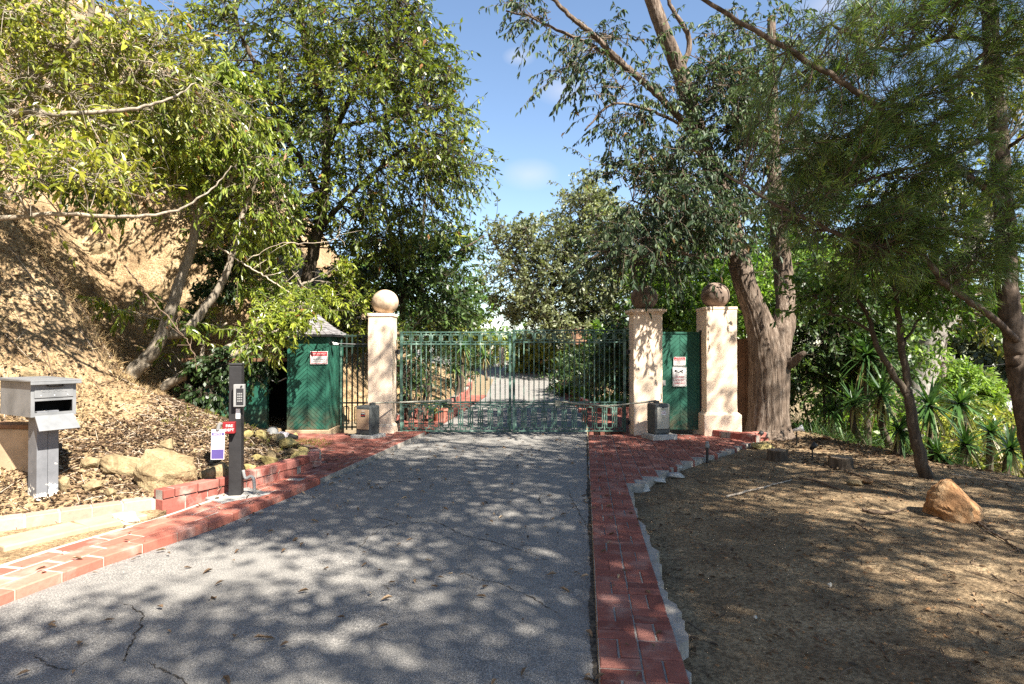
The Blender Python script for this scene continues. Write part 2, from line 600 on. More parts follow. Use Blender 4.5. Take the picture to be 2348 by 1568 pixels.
def tube(mb, pts, radii, sides=8, tint=.5, mi=0, rough=0.0, cap=True, rng=RNG, flare=None, ridge=0.0):
    pts = np.asarray(pts, float)
    n = len(pts)
    radii = np.broadcast_to(np.asarray(radii, float), (n,)) if np.ndim(radii) == 0 or len(radii) == n else np.interp(np.linspace(0, 1, n), np.linspace(0, 1, len(radii)), radii)
    tg = nrm(np.gradient(pts, axis=0))
    ref = np.array([0.31, 0.95, 0.05]) if abs(tg[0, 2]) > .7 else np.array([0, 0, 1.0])
    A = nrm(np.cross(tg, ref))
    B = np.cross(tg, A)
    th = np.arange(sides) * 2 * PI / sides
    r = np.repeat(radii[:, None], sides, 1)
    if rough:
        ph = rng.uniform(0, 6.28, 4)
        s = np.linspace(0, 1, n)[:, None] * n * .5
        r = r * (1 + rough * (.5 * np.sin(3 * th + ph[0] + s * .5) + .4 * np.sin(5 * th + ph[1] - s * .8) + .5 * rng.normal(0, .5, (n, sides))))
    if ridge:
        zz = np.cumsum(np.r_[0, np.linalg.norm(np.diff(pts, axis=0), axis=1)])[:, None]
        wob = th[None] + .10 * np.sin(zz * 4.1 + 2 * th[None]) + .06 * np.sin(zz * 9.7 + 5 * th[None])
        r = r * (1 + ridge * (np.abs(np.sin(9.5 * wob + 1.1 * np.sin(zz * 2.3))) + .7 * np.abs(np.sin(17 * wob - 1.7 * np.sin(zz * 3.9))) - .9 + .25 * np.sin(zz * 3 + 3 * th[None]) + .8 * np.apply_along_axis(lambda q: np.convolve(np.pad(q, 6, 'edge'), np.ones(13) / 13, 'valid'), 0, rng.normal(0, 1, r.shape))))
    if flare is not None:
        s = np.linspace(0, 1, n)[:, None]
        r = r * (1 + flare[0] * np.exp(-s * flare[1]) * (1 + .45 * np.sin(flare[2] * th + 1.0)))
    v = pts[:, None] + A[:, None] * (np.cos(th)[None, :, None] * r[..., None]) + B[:, None] * (np.sin(th)[None, :, None] * r[..., None])
    i = np.arange(n - 1)[:, None] * sides
    j = np.arange(sides)[None]
    j2 = (j + 1) % sides
    q = np.stack([i + j, i + j2, i + sides + j2, i + sides + j], -1).reshape(-1, 4)
    fs = [q]
    v = v.reshape(-1, 3)
    if cap:
        mb.add(v, [q], tint, mi)
        if sides > 2:
            mb.f.append((np.array([list(range(sides))[::-1]]) + mb.n - len(v), mi))
            mb.f.append((np.array([list(range((n - 1) * sides, n * sides))]) + mb.n - len(v), mi))
    else:
        mb.add(v, fs, tint, mi)
    return mb


def lathe(mb, prof, cx, cy, seg=32, tint=.5, mi=0):
    prof = np.asarray(prof, float)
    th = np.arange(seg) * 2 * PI / seg
    v = np.stack([cx + prof[:, :1] * np.cos(th), cy + prof[:, :1] * np.sin(th), np.repeat(prof[:, 1:2], seg, 1)], -1).reshape(-1, 3)
    i = np.arange(len(prof) - 1)[:, None] * seg
    j = np.arange(seg)[None]
    j2 = (j + 1) % seg
    q = np.stack([i + j, i + j2, i + seg + j2, i + seg + j], -1).reshape(-1, 4)
    mb.add(v, [q], tint, mi)
    return mb


def ball(mb, c, r, seg=32, sq=1.0, tint=.5, mi=0):
    a = np.linspace(-PI / 2, PI / 2, seg // 2 + 1)
    prof = np.stack([np.maximum(np.cos(a) * r, 1e-4), c[2] + np.sin(a) * r * sq], -1)
    return lathe(mb, prof, c[0], c[1], seg, tint, mi)


def prism(mb, poly, depth, origin, ux, uy, tint=.5, mi=0):
    """2-D polygon extruded by depth along the normal ux x uy, starting at origin."""
    poly = np.asarray(poly, float)
    ux, uy = np.array(ux, float), np.array(uy, float)
    nn = np.cross(ux, uy)
    a = np.array(origin, float) + poly[:, :1] * ux + poly[:, 1:2] * uy
    b = a + nn * depth
    n = len(poly)
    mb.add(np.vstack([a, b]), [[list(range(n))[::-1]], [list(range(n, 2 * n))], [[i, (i + 1) % n, n + (i + 1) % n, n + i] for i in range(n)]], tint, mi)
    return mb


def clip(poly, x0, x1, y0, y1):
    def cut(p, ax, val, keep_less):
        out = []
        for i in range(len(p)):
            a, b = p[i], p[(i + 1) % len(p)]
            ia = a[ax] <= val if keep_less else a[ax] >= val
            ib = b[ax] <= val if keep_less else b[ax] >= val
            if ia:
                out.append(a)
            if ia != ib:
                t = (val - a[ax]) / (b[ax] - a[ax])
                out.append((a[0] + t * (b[0] - a[0]), a[1] + t * (b[1] - a[1])))
        return out
    for ax, val, kl in ((0, x0, False), (0, x1, True), (1, y0, False), (1, y1, True)):
        if poly:
            poly = cut(poly, ax, val, kl)
    return poly if len(poly) > 2 else None


def text(name, s, size, mat, center, right, up, parent, extrude=.0008, width=None):
    cu = bpy.data.curves.new(name, 'FONT')
    cu.body = s
    cu.size = size
    cu.align_x = 'CENTER'
    cu.align_y = 'CENTER'
    cu.extrude = extrude
    cu.resolution_u = 2
    tmp = bpy.data.objects.new('t', cu)
    COL.objects.link(tmp)
    bpy.context.view_layer.update()
    me = bpy.data.meshes.new_from_object(tmp.evaluated_get(bpy.context.evaluated_depsgraph_get()))
    bpy.data.objects.remove(tmp)
    right, up = nrm(right), nrm(up)
    nn = np.cross(right, up)
    v = np.empty(len(me.vertices) * 3, np.float32)
    me.vertices.foreach_get('co', v)
    v = v.reshape(-1, 3)
    sx = 1.0
    if width:
        sx = width / max(1e-6, v[:, 0].max() - v[:, 0].min())
    off = np.array(center, float) - np.array(WL[parent.name])
    vv = off + v[:, :1] * sx * right + v[:, 1:2] * up + v[:, 2:3] * nn
    me.vertices.foreach_set('co', vv.astype(np.float32).ravel())
    me.update()
    me.name = name
    me.materials.clear()
    me.materials.append(M[mat])
    o = bpy.data.objects.new(name, me)
    COL.objects.link(o)
    o.parent = parent
    return o


# smooth value noise from sines
_ND = [(RNG.normal(0, 1, 2), RNG.uniform(0, 6.28)) for _ in range(40)]


def fbm(x, y, sc=1.0, octv=4):
    x, y = np.asarray(x, float) * sc, np.asarray(y, float) * sc
    r = np.zeros(np.broadcast(x, y).shape)
    a = 1.0
    k2 = 1.0
    for o in range(octv):
        for q in range(5):
            d, p = _ND[o * 5 + q]
            r = r + a * np.sin(k2 * (d[0] * x + d[1] * y) + p) / 5 * 1.6
        a *= .52
        k2 *= 2.03
    return r


# ------------------------------------------------------------------ ground lines
LY = np.array([-8, 2.0, 3.68, 4.39, 5.3, 6.94, 8.27, 10.6, 11.2, 14, 18, 24, 30, 36, 42])
LX = np.array([-3.6, -3.3, -3.0, -2.83, -2.49, -2.15, -1.92, -1.58, -1.5, -1.15, -.75, -.7, -2.2, -5.5, -9.5])
RY = np.array([-8, 2.83, 10.75, 11.4, 14, 18, 22, 27, 32, 36, 42])
RX = np.array([-.85, .39, 1.30, 1.36, 1.6, 1.5, 1.4, 2.2, 1.6, -.6, -3.8])


def Lx(y):
    return np.interp(y, LY, LX)


def Rx(y):
    return np.interp(y, RY, RX)


def roadz(y):
    y = np.asarray(y, float)
    return np.where(y > 11.2, .022 * (y - 11.2) + .0009 * np.clip(y - 16, 0, 30) ** 2, 0.0)


TY = np.array([-8, 2.0, 3.7, 4.4, 5.06, 5.74, 6.3, 6.72, 7.8, 8.0, 8.6, 9.2, 9.9, 10.7, 12.4, 12.9, 14, 17, 22, 30, 36, 44])
TX = np.array([-5.0, -4.9, -4.6, -4.45, -4.16, -3.36, -2.9, -2.74, -2.50, -2.52, -2.75, -3.3, -3.95, -4.0, -4.0, -2.7, -2.1, -1.75, -1.75, -3.3, -7, -14])
SY = np.array([-8, 3, 4.5, 6, 8, 9, 10, 12.4, 12.8, 13.6, 17, 22, 30, 36, 44])
SX = np.array([-6.2, -5.7, -5.35, -5.0, -4.9, -5.3, -5.7, -5.7, -3.9, -3.3, -2.9, -2.9, -5.0, -9, -16])
GY = np.array([-8, 4.5, 5.6, 6.5, 8, 8.8, 9.5, 10.4, 12.4, 13, 50])
GG = np.array([.02, .02, .05, .20, .37, .36, .20, .03, .03, .3, .3])


def hillz(x, y):
    x, y = np.asarray(x, float), np.asarray(y, float)
    toe, st, g = np.interp(y, TY, TX), np.interp(y, SY, SX), np.interp(y, GY, GG)
    d1 = np.clip(toe - x, 0, None)
    d2 = np.clip(st - x, 0, None)
    base = roadz(y) + np.interp(y, [5.4, 5.9, 8.2, 8.3], [.045, .13, .13, .10])
    h = base + g * np.minimum(d1, np.clip(toe - st, 0, None) + .3) + 1.28 * np.maximum(d2 - .25, 0) + .6 * np.minimum(d2, .25) + .35 * np.clip(d2, 0, .8) ** 2
    h = h - .55 * np.clip(d2 - 7, 0, 40)
    amp = np.clip(d1 / 1.2, 0, 1)
    return h + amp * (.035 * fbm(x, y, 1.7) + np.clip(d2, 0, 2) * (.13 * fbm(x + 7, y, .8) - .10 * np.abs(np.sin(2.3 * y + 1.3 * fbm(x, y, .7, 2))) + .035 * fbm(x, y, 4.1, 3))) + amp * .012 * fbm(x, y + 5, 6.0, 3)


EY = np.array([-8, 2, 7.56, 8.66, 11, 14, 25, 60])
EX = np.array([9.5, 8.4, 6.2, 5.75, 5.4, 5.3, 6.5, 9])


def yardz(x, y):
    x, y = np.asarray(x, float), np.asarray(y, float)
    e = np.interp(y, EY, EX)
    d = np.clip(x - e, 0, None)
    h = roadz(y) - .085 + .022 * fbm(x, y, 1.3) + .010 * fbm(x, y, 5.5, 3) + .03 * np.clip(x - 2.4, 0, 3) * np.clip((y - 4) / 4, 0, 1) * .6
    return h - .10 * np.minimum(d, .5) - .55 * np.clip(d - .25, 0, 14)


def gz(x, y):
    """ground height anywhere."""
    if x < float(np.interp(y, TY, TX)):
        return float(hillz(x, y))
    if x > float(Rx(y)) + .35:
        return float(yardz(x, y))
    return float(roadz(y))


def G(px, py):
    """where the view ray through a pixel meets the ground."""
    d = pdir(px, py)
    o = np.array([0, 0, CAMZ])
    t = .8
    while t < 80:
        p = o + d * t
        if p[2] < gz(p[0], p[1]):
            for _ in range(10):
                t -= .004
                p = o + d * t
                if p[2] >= gz(p[0], p[1]):
                    break
            return p
        t += .03
    return o + d * 40


# ------------------------------------------------------------------ terrain
def grid_mesh(name, mat, X, Y, Z, kind='structure'):
    mb = MB()
    r, c = X.shape
    i = np.arange(r - 1)[:, None] * c
    j = np.arange(c - 1)[None]
    q = np.stack([i + j, i + j + 1, i + c + j + 1, i + c + j], -1).reshape(-1, 4)
    mb.add(np.stack([X, Y, Z], -1).reshape(-1, 3), [q])
    o = mb.build(name, mat, smooth=True, loc=(0, 0, 0))
    return struct(o, kind)


ys = np.concatenate([np.linspace(-8, 2, 12)[:-1], np.arange(2, 14, .07), np.linspace(14, 46, 90)])
# hillside
dd = np.concatenate([[0], np.cumsum(np.concatenate([np.full(60, .06), np.linspace(.08, .4, 30), np.linspace(.5, 3, 14)]))])
Yg = np.repeat(ys[:, None], len(dd), 1)
Xg = np.interp(ys, TY, TX)[:, None] - dd[None]
Zg = hillz(Xg - 1e-6, Yg)
Zg[:, 0] -= .10
grid_mesh('hillside', 'hill', Xg[:, ::-1], Yg[:, ::-1], Zg[:, ::-1])
# dirt yard
dd = np.concatenate([np.linspace(0, 8, 110), 8 + np.cumsum(np.linspace(.12, 2.0, 30))])
Yg = np.repeat(ys[:, None], len(dd), 1)
Xg = (Rx(ys) + .05)[:, None] + dd[None]
Zg = yardz(Xg, Yg)
grid_mesh('dirt_yard', 'yard', Xg, Yg, Zg)
# asphalt
f = np.linspace(0, 1, 24)
Xg = Lx(ys)[:, None] * (1 - f) + Rx(ys)[:, None] * f
Yg = np.repeat(ys[:, None], len(f), 1)
Zg = roadz(Yg) + .006 * fbm(Xg, Yg, 1.1, 3) - .006
MBd = MB()
r, c = Xg.shape
i = np.arange(r - 1)[:, None] * c
j = np.arange(c - 1)[None]
MBd.add(np.stack([Xg, Yg, Zg], -1).reshape(-1, 3), [np.stack([i + j, i + j + 1, i + c + j + 1, i + c + j], -1).reshape(-1, 4)])


def crack(pts, wd, seed):
    rg = np.random.default_rng(seed)
    pts = np.array([G(a, b) for a, b in pts])
    n = int(np.sum(np.linalg.norm(np.diff(pts, axis=0), axis=1)) / .022) + 3
    p = catmull(pts, n)
    p[:, :2] += np.cumsum(rg.normal(0, .006, (n, 2)), 0) * .5 + rg.normal(0, .005, (n, 2))
    t = nrm(np.gradient(p, axis=0))
    s = np.stack([-t[:, 1], t[:, 0], 0 * t[:, 0]], -1)
    ww = (wd * .62 * (.2 + rg.random(n) ** 1.5 * 1.3) * np.clip(np.minimum(np.arange(n), n - 1 - np.arange(n)) / 6, .1, 1))[:, None]
    z = .004 + .006 * fbm(p[:, 0], p[:, 1], 1.1, 3) - .006
    a, b = p + s * ww, p - s * ww
    a[:, 2] = z
    b[:, 2] = z
    v = np.stack([a, b], 1).reshape(-1, 3)
    i = np.arange(n - 1) * 2
    MBd.add(v, [np.stack([i + 1, i + 3, i + 2, i], -1)], .5, 1)


CR = [([(818, 1258), (845, 1228), (880, 1205), (905, 1197), (870, 1185), (850, 1178)], .007),
      ([(905, 1197), (960, 1196), (1000, 1195), (1060, 1222), (1130, 1238), (1215, 1262), (1275, 1285)], .007),
      ([(1055, 1305), (1090, 1325), (1150, 1338), (1225, 1370), (1300, 1412)], .006),
      ([(1243, 1128), (1238, 1145), (1246, 1158)], .008), ([(1255, 1090), (1290, 1085), (1345, 1088)], .006),
      ([(275, 1378), (300, 1392), (325, 1402), (322, 1430), (305, 1465), (288, 1500), (280, 1520)], .007),
      ([(330, 1510), (375, 1530), (420, 1555), (470, 1590)], .007), ([(60, 1490), (110, 1520), (160, 1530), (230, 1500)], .006),
      ([(830, 1110), (870, 1120), (900, 1100), (960, 1095)], .006), ([(1090, 1030), (1140, 1036), (1200, 1030)], .008),
      ([(1300, 1120), (1325, 1180), (1345, 1210)], .006), ([(860, 1330), (890, 1342), (905, 1358)], .006)]
for q, (pp, wd) in enumerate(CR):
    crack(pp, wd, 100 + q)
# dark debris-filled seam along the brick edge
rg = np.random.default_rng(5)
n = 420
yy = np.linspace(2.0, 10.7, n)
xr = Rx(yy)
wv = .018 + .022 * np.clip(fbm(yy * 3, yy, 1.0, 4), 0, 1.4) + .012 * rg.random(n)
z = .003 + .006 * fbm(xr, yy, 1.1, 3) - .006
v = np.stack([np.stack([xr - wv, yy, z], -1), np.stack([xr - .002, yy, z], -1)], 1).reshape(-1, 3)
i = np.arange(n - 1) * 2
MBd.add(v, [np.stack([i, i + 1, i + 3, i + 2], -1)], .5, 1)
struct(MBd.build('driveway', ['asphalt', 'crack'], smooth=True, loc=(0, 0, 0)))
# the far ground below everything, out to the horizon
g = np.concatenate([-np.geomspace(900, 60, 14), np.linspace(-50, 50, 21), np.geomspace(60, 900, 14)])
Xg, Yg = np.meshgrid(g, g)
Zg = -8.5 + 0 * Xg + np.where(Yg > 46, np.minimum((Yg - 46) * .05, 7), 0)
grid_mesh('ground', 'ground', Xg, Yg, Zg)


# ------------------------------------------------------------------ brick paving
def brick_geo(mb, c, L, W, yaw, z0, z1, tint, bev=.006, mi=0):
    """many bricks at once: centres (n,2), length along yaw, width across."""
    n = len(c)
    L, W, yaw, z0, z1 = [np.broadcast_to(np.asarray(a, float), (n,)) for a in (L, W, yaw, z0, z1)]
    ux = np.stack([np.cos(yaw), np.sin(yaw)], -1)
    uy = np.stack([-np.sin(yaw), np.cos(yaw)], -1)
    V = np.zeros((n, 12, 3))
    for lay, (ins, zz) in enumerate(((0, z0), (0, z1 - bev), (bev, z1))):
        for q, (sx, sy) in enumerate(((-1, -1), (1, -1), (1, 1), (-1, 1))):
            V[:, lay * 4 + q, :2] = c + ux * (sx * (L / 2 - ins))[:, None] + uy * (sy * (W / 2 - ins))[:, None]
            V[:, lay * 4 + q, 2] = zz
    F = [[8, 9, 10, 11]]
    for lay in (0, 4):
        for q in range(4):
            F.append([lay + q, lay + (q + 1) % 4, lay + 4 + (q + 1) % 4, lay + 4 + q])
    F = np.array(F)
    fa = (F[None] + (np.arange(n) * 12)[:, None, None]).reshape(-1, 4)
    mb.add(V.reshape(-1, 3), [fa], np.repeat(np.asarray(tint), 12), mi)


def inpoly(p, poly):
    x, y = p[:, 0], p[:, 1]
    r = np.zeros(len(p), bool)
    poly = np.asarray(poly)
    for i in range(len(poly)):
        a, b = poly[i], poly[(i + 1) % len(poly)]
        cnd = (a[1] > y) != (b[1] > y)
        xx = (b[0] - a[0]) * (y - a[1]) / (b[1] - a[1] + 1e-12) + a[0]
        r ^= cnd & (x < xx)
    return r


def weave(mb, org, ang, poly, ztop, cell=.2, gap=.009, z0=-.12, zf=None):
    ux = np.array([math.cos(ang), math.sin(ang)])
    uy = np.array([-math.sin(ang), math.cos(ang)])
    poly = np.asarray(poly, float)
    rel = poly - org
    u, v = rel @ ux, rel @ uy
    cs, Ls, Ws, ya = [], [], [], []
    for a in range(int(math.floor(u.min() / cell)), int(math.ceil(u.max() / cell))):
        for b in range(int(math.floor(v.min() / cell)), int(math.ceil(v.max() / cell))):
            for q in (-.25, .25):
                if (a + b) % 2 == 0:
                    cc = org + ux * (a + .5) * cell + uy * (b + .5 + q) * cell
                    yw = ang
                else:
                    cc = org + ux * (a + .5 + q) * cell + uy * (b + .5) * cell
                    yw = ang + PI / 2
                cs.append(cc)
                ya.append(yw)
    cs, ya = np.array(cs), np.array(ya)
    k = inpoly(cs, poly)
    cs, ya = cs[k], ya[k]
    n = len(cs)
    zt = ztop + RNG.normal(0, .0022, n)
    if zf is not None:
        zt = zt + zf(cs[:, 1])
    brick_geo(mb, cs + RNG.normal(0, .0015, (n, 2)), cell - gap, cell / 2 - gap, ya + RNG.normal(0, .008, n), z0, zt, np.clip(RNG.normal(.45, .25, n), 0, 1))


def slab(mb, poly, z0, z1, mi=0, jit=0.0, step=.05, seed=1):
    rg = np.random.default_rng(seed)
    poly = np.asarray(poly, float)
    out = []
    for i in range(len(poly)):
        a, b = poly[i], poly[(i + 1) % len(poly)]
        m = max(1, int(np.linalg.norm(b - a) / step)) if jit else 1
        for q in range(m):
            out.append(a + (b - a) * q / m + rg.normal(0, jit, 2) * (1 if jit else 0))
    prism(mb, out, z1 - z0, (0, 0, z0), (1, 0, 0), (0, 1, 0), .5, mi)


AR = math.atan2(10.75 - 2.83, 1.30 - .39)      # direction of the right brick edge
ex = np.array([math.cos(AR), math.sin(AR)])
sd = np.array([ex[1], -ex[0]])                  # to the right of the edge
e0 = np.array([.39, 2.83])
p_strip = [e0 - ex * .85 + sd * .004, e0 + ex * 4.15 + sd * .004, e0 + ex * 4.15 + sd * .40, e0 - ex * .85 + sd * .40]
p_patio = [e0 + ex * 4.15, e0 + ex * 8.0, (2.2, 10.86), (3.3, 10.86), (3.62, 10.35), (3.92, 10.05), (3.62, 9.8), (3.1, 9.15), (2.45, 8.45), (2.0, 7.9), (1.62, 7.35), (1.28, 6.95)]
mb = MB()
weave(mb, e0 + sd * .003, AR - PI, p_strip, .022)
weave(mb, e0 + sd * .003, AR - PI, p_patio, .022)
ed = []
for q in np.linspace(1, 0, 90):
    pp = p_strip[3] + (p_strip[2] - p_strip[3]) * q
    ed.append(tuple(pp + sd * float(np.clip(.012 + .05 * fbm(q * 11, 3.3, 1.0, 4) + .012 * RNG.normal(), -.01, .11))))
slab(mb, [p_strip[0], p_strip[1]] + ed, -.2, .0135, 1)
slab(mb, [p_patio[0], p_patio[1], (2.2, 10.9), (3.36, 10.9), (3.66, 10.38), (3.96, 10.05), (3.66, 9.78), (3.14, 9.12), (2.49, 8.42), (2.03, 7.87), (1.66, 7.25), (1.44, 6.9)], -.3, .0125, 1, .006, .16, 4)
struct(mb.build('brick_paving', ['brick', 'mortar'], loc=(0, 0, 0)))

# left: big pavers along the curve of the drive, then brick paving before the hut
mb = MB()
yy = np.linspace(1.6, 7.05, 700)
pl = np.stack([Lx(yy), yy], -1)
ker = np.ones(61) / 61
pl = np.stack([np.convolve(np.pad(pl[:, q], 30, 'edge'), ker, 'valid') for q in (0, 1)], -1)
seg = np.linalg.norm(np.diff(pl, axis=0), axis=1)
S = np.concatenate([[0], np.cumsum(seg)])


def along(s):
    return np.array([np.interp(s, S, pl[:, 0]), np.interp(s, S, pl[:, 1])])


cs, ya = [], []
for row in range(3):
    s = .15 * (row % 2) + .02
    while s < S[-1] - .2:
        a, b = along(s), along(s + .29)
        d = nrm(b - a)
        nl = np.array([-d[1], d[0]])
        cs.append((a + b) / 2 + nl * (.09 + row * .168))
        ya.append(math.atan2(d[1], d[0]))
        s += .305
cs, ya = np.array(cs), np.array(ya)
brick_geo(mb, cs, .292, .155, ya, -.05, .055 + RNG.normal(0, .003, len(cs)), np.clip(RNG.normal(.5, .25, len(cs)), 0, 1), .008)
lo = []
hi = []
for s in np.linspace(0, S[-1], 36):
    a, b = along(s), along(min(S[-1], s + .05))
    d = nrm(b - a) if s < S[-1] - .06 else nrm(along(S[-1]) - along(S[-1] - .1))
    hi.append(tuple(along(s) + np.array([-d[1], d[0]]) * .56))
    lo.append(tuple(along(s) + np.array([-d[1], d[0]]) * .022))
slab(mb, lo + hi[::-1], -.12, .047, 1)
struct(mb.build('paver_border', ['tile_brick', 'pale_mortar'], loc=(0, 0, 0)))

mb = MB()
a0, a1 = np.array([Lx(7.0), 7.0]), np.array([Lx(10.6), 10.6])
AL = math.atan2(*(a1 - a0)[::-1])
p_l = [(Lx(7.02), 7.02), (Lx(8.27), 8.27), (Lx(10.6), 10.6), (Lx(11.1), 11.05), (-2.0, 11.05), (-2.1, 10.72), (-4.0, 10.72), (-3.9, 9.8), (-3.2, 9.2), (-2.7, 8.6), (-2.45, 8.0), (-2.44, 7.6), (-2.6, 7.0)]
weave(mb, a0, AL, p_l, .055, .205, .007, -.1)
slab(mb, p_l, -.1, .049, 1)
struct(mb.build('brick_forecourt', ['brick', 'mortar'], loc=(0, 0, 0)))

# brick walks inside the gate
mb = MB()
p_r = [(Rx(11.2), 11.2), (Rx(14), 14), (Rx(18), 18), (Rx(18) + .6, 18), (2.3, 15.2), (3.0, 13.3), (2.6, 11.2)]
weave(mb, np.array([1.36, 11.2]), AR, p_r, .03, .2, .008, -.1, roadz)
p_rl = [(-2.2, 11.3), (Lx(11.3), 11.3), (Lx(14), 14), (Lx(18), 18), (Lx(18) - .5, 18), (-1.75, 14), (-2.5, 12.2)]
weave(mb, np.array([-1.5, 11.2]), AR, p_rl, .03, .2, .008, -.1, roadz)
struct(mb.build('inner_brick_walk', ['brick'], loc=(0, 0, 0)))


def kerb(name, label, pts, wid, h, courses, closed=False, mats=('wall_brick', 'mortar'), z=None, cap=True, L=.2):
    """low brick kerb following a line on the ground: upright courses and a cap course."""
    pts = np.asarray(pts, float)
    seg = np.linalg.norm(np.diff(pts, axis=0), axis=1)
    S = np.concatenate([[0], np.cumsum(seg)])
    mb = MB()
    zb = z if z is not None else (lambda x, y: 0.0)
    for cse in range(courses):
        s = (-L / 2 if cse % 2 else 0.0)
        hh = h / courses
        while s < S[-1] - .05:
            e = min(s + L - .012, S[-1])
            a = np.array([np.interp(max(s, 0), S, pts[:, q]) for q in (0, 1)])
            b = np.array([np.interp(e, S, pts[:, q]) for q in (0, 1)])
            d = b - a
            zz = zb(*((a + b) / 2))
            last = cse == courses - 1 and cap
            brick_geo(mb, ((a + b) / 2)[None] + RNG.normal(0, .003, (1, 2)), np.linalg.norm(d), wid + (.03 if last else 0), math.atan2(d[1], d[0]) + RNG.normal(0, .012), zz + cse * hh + (.004 if cse else -.1), zz + (cse + 1) * hh - .004 + RNG.normal(0, .003), [min(1, max(0, RNG.normal(.5, .25)))], .007)
            s += L
    for a, b in zip(pts[:-1], pts[1:]):
        d = b - a
        c = (a + b) / 2
        zz = zb(*c)
        box(mb, c[0] - np.linalg.norm(d) / 2, c[0] + np.linalg.norm(d) / 2, c[1] - wid / 2 + .008, c[1] + wid / 2 - .008, zz - .1, zz + h - .012, .5, 1, math.atan2(d[1], d[0]))
    o = tag(mb.build(name, list(mats)), label, 'kerb')
    o['kind'] = 'thing'
    return o


kerb('brick_kerb', 'low red brick kerb with peeling white paint, on both sides of the keypad post', [(-3.22, 5.72), (-2.92, 6.28), (-2.72, 6.72), (-2.52, 7.3), (-2.44, 7.85), (-2.60, 8.12)], .11, .175, 2, z=lambda x, y: .05, L=.23)
kerb('brick_kerb', 'low sunlit brick step running below the grey mailbox', [(-4.75, 4.62), (-4.14, 5.10), (-3.72, 5.46), (-3.30, 5.80)], .16, .10, 1, mats=('pale_brick', 'pale_mortar'), z=lambda x, y: .035, L=.23, cap=False)
kerb('brick_kerb', 'short raised red brick kerb curving at the corner beside the third gate pillar', [(3.45, 10.72), (3.60, 10.42), (3.80, 10.2), (3.93, 10.0)], .12, .13, 1, z=lambda x, y: .0, cap=False)
kerb('brick_kerb', 'short straight brick edging at the foot of the thick rough trunk', [(3.55, 10.55), (3.9, 10.50), (4.28, 10.52)], .12, .17, 2, z=lambda x, y: -.06)
kerb('brick_kerb', 'red brick garden kerb inside the gate on the right of the drive', [(2.75, 13.5), (2.2, 13.62), (1.9, 14.3), (1.75, 15.5), (1.78, 17), (1.62, 19), (1.5, 21)], .13, .17, 1, z=lambda x, y: float(roadz(y)) + .02, cap=False)
kerb('brick_kerb', 'brick edging along the foot of the dry slope inside the gate', [(-2.45, 12.2), (-1.85, 14.0), (-1.5, 16), (-1.35, 18), (-1.4, 21), (-1.6, 24)], .13, .14, 1, z=lambda x, y: float(roadz(y)) + .02, cap=False)
# pale timber or stone sleeper along the pavers
mb = MB()
slab(mb, [(-5.2, 3.6), (-3.45, 4.2), (-3.1, 5.2), (-3.15, 5.72), (-3.5, 5.75), (-4.3, 5.2), (-5.4, 4.4)], -.1, .035)
struct(mb.build('bare_verge', 'hill', loc=(0, 0, 0)))
mb = MB()
pts = np.array([(-4.22, 4.12), (-3.80, 4.60), (-3.52, 5.12), (-3.26, 5.50)])
for a, b in zip(pts[:-1], pts[1:]):
    d = b - a
    c = (a + b) / 2
    box(mb, c[0] - np.linalg.norm(d) / 2 + .004, c[0] + np.linalg.norm(d) / 2 - .004, c[1] - .15, c[1] + .15, -.1, .075, .5, 0, math.atan2(d[1], d[0]))
tag(mb.build('sleeper_edging', 'concrete_tan', bevel=.012), 'long pale weathered sleeper lying between the red pavers and the sunlit brick step', 'edging')


# ------------------------------------------------------------------ gate pillars
def pillar(name_label, x0, x1, y0, y1, ztop, capo, plinth, ballr, bx, group='gate pillars with stone balls', caph=.06):
    cx, cy = (x0 + x1) / 2, (y0 + y1) / 2
    t = thing('gate_pillar', name_label, 'pillar', (cx, cy, 0), group)
    mb = MB()
    n = 26
    zz = np.linspace(-.1, ztop - caph, n)
    # shaft as four gently uneven sides
    ring = []
    for z in zz:
        j = RNG.normal(0, .0022, 8)
        ring += [[x0 + j[0], y0 + j[1], z], [x1 + j[2], y0 + j[3], z], [x1 + j[4], y1 + j[5], z], [x0 + j[6], y1 + j[7], z]]
    q = []
    for a in range(n - 1):
        for b in range(4):
            q.append([a * 4 + b, a * 4 + (b + 1) % 4, a * 4 + 4 + (b + 1) % 4, a * 4 + 4 + b])
    mb.add(ring, [np.array(q), np.array([[(n - 1) * 4 + b for b in range(4)]])])
    mb.build('shaft', 'stucco', t, bevel=.012)
    mb = MB()
    if capo > .03:       # moulded cap
        for (o, za, zb) in ((capo * .45, ztop - caph, ztop - caph * .62), (capo, ztop - caph * .62, ztop - caph * .12), (capo * .6, ztop - caph * .12, ztop)):
            box(mb, x0 - o, x1 + o, y0 - o, y1 + o, za, zb)
        mb.build('cap', 'stucco', t, bevel=.006)
    else:
        box(mb, x0 - capo, x1 + capo, y0 - capo, y1 + capo, ztop - caph, ztop)
        mb.build('cap', 'stucco', t, bevel=.008)
    if plinth:
        mb = MB()
        a, zp = plinth
        v = []
        for (o, z) in ((a, -.1), (a, zp - .05), (.003, zp)):
            v += [[x0 - o, y0 - o, z], [x1 + o, y0 - o, z], [x1 + o, y1 + o, z], [x0 - o, y1 + o, z]]
        q = [[k * 4 + b, k * 4 + (b + 1) % 4, k * 4 + 4 + (b + 1) % 4, k * 4 + 4 + b] for k in range(2) for b in range(4)] + [[8, 9, 10, 11]]
        mb.add(v, [np.array(q)])
        mb.build('plinth', 'stucco', t, bevel=.008)
    mb = MB()
    ball(mb, (bx, cy, ztop + ballr * .88), ballr, 40, .95)
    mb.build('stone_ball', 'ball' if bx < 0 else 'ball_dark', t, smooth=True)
    return t


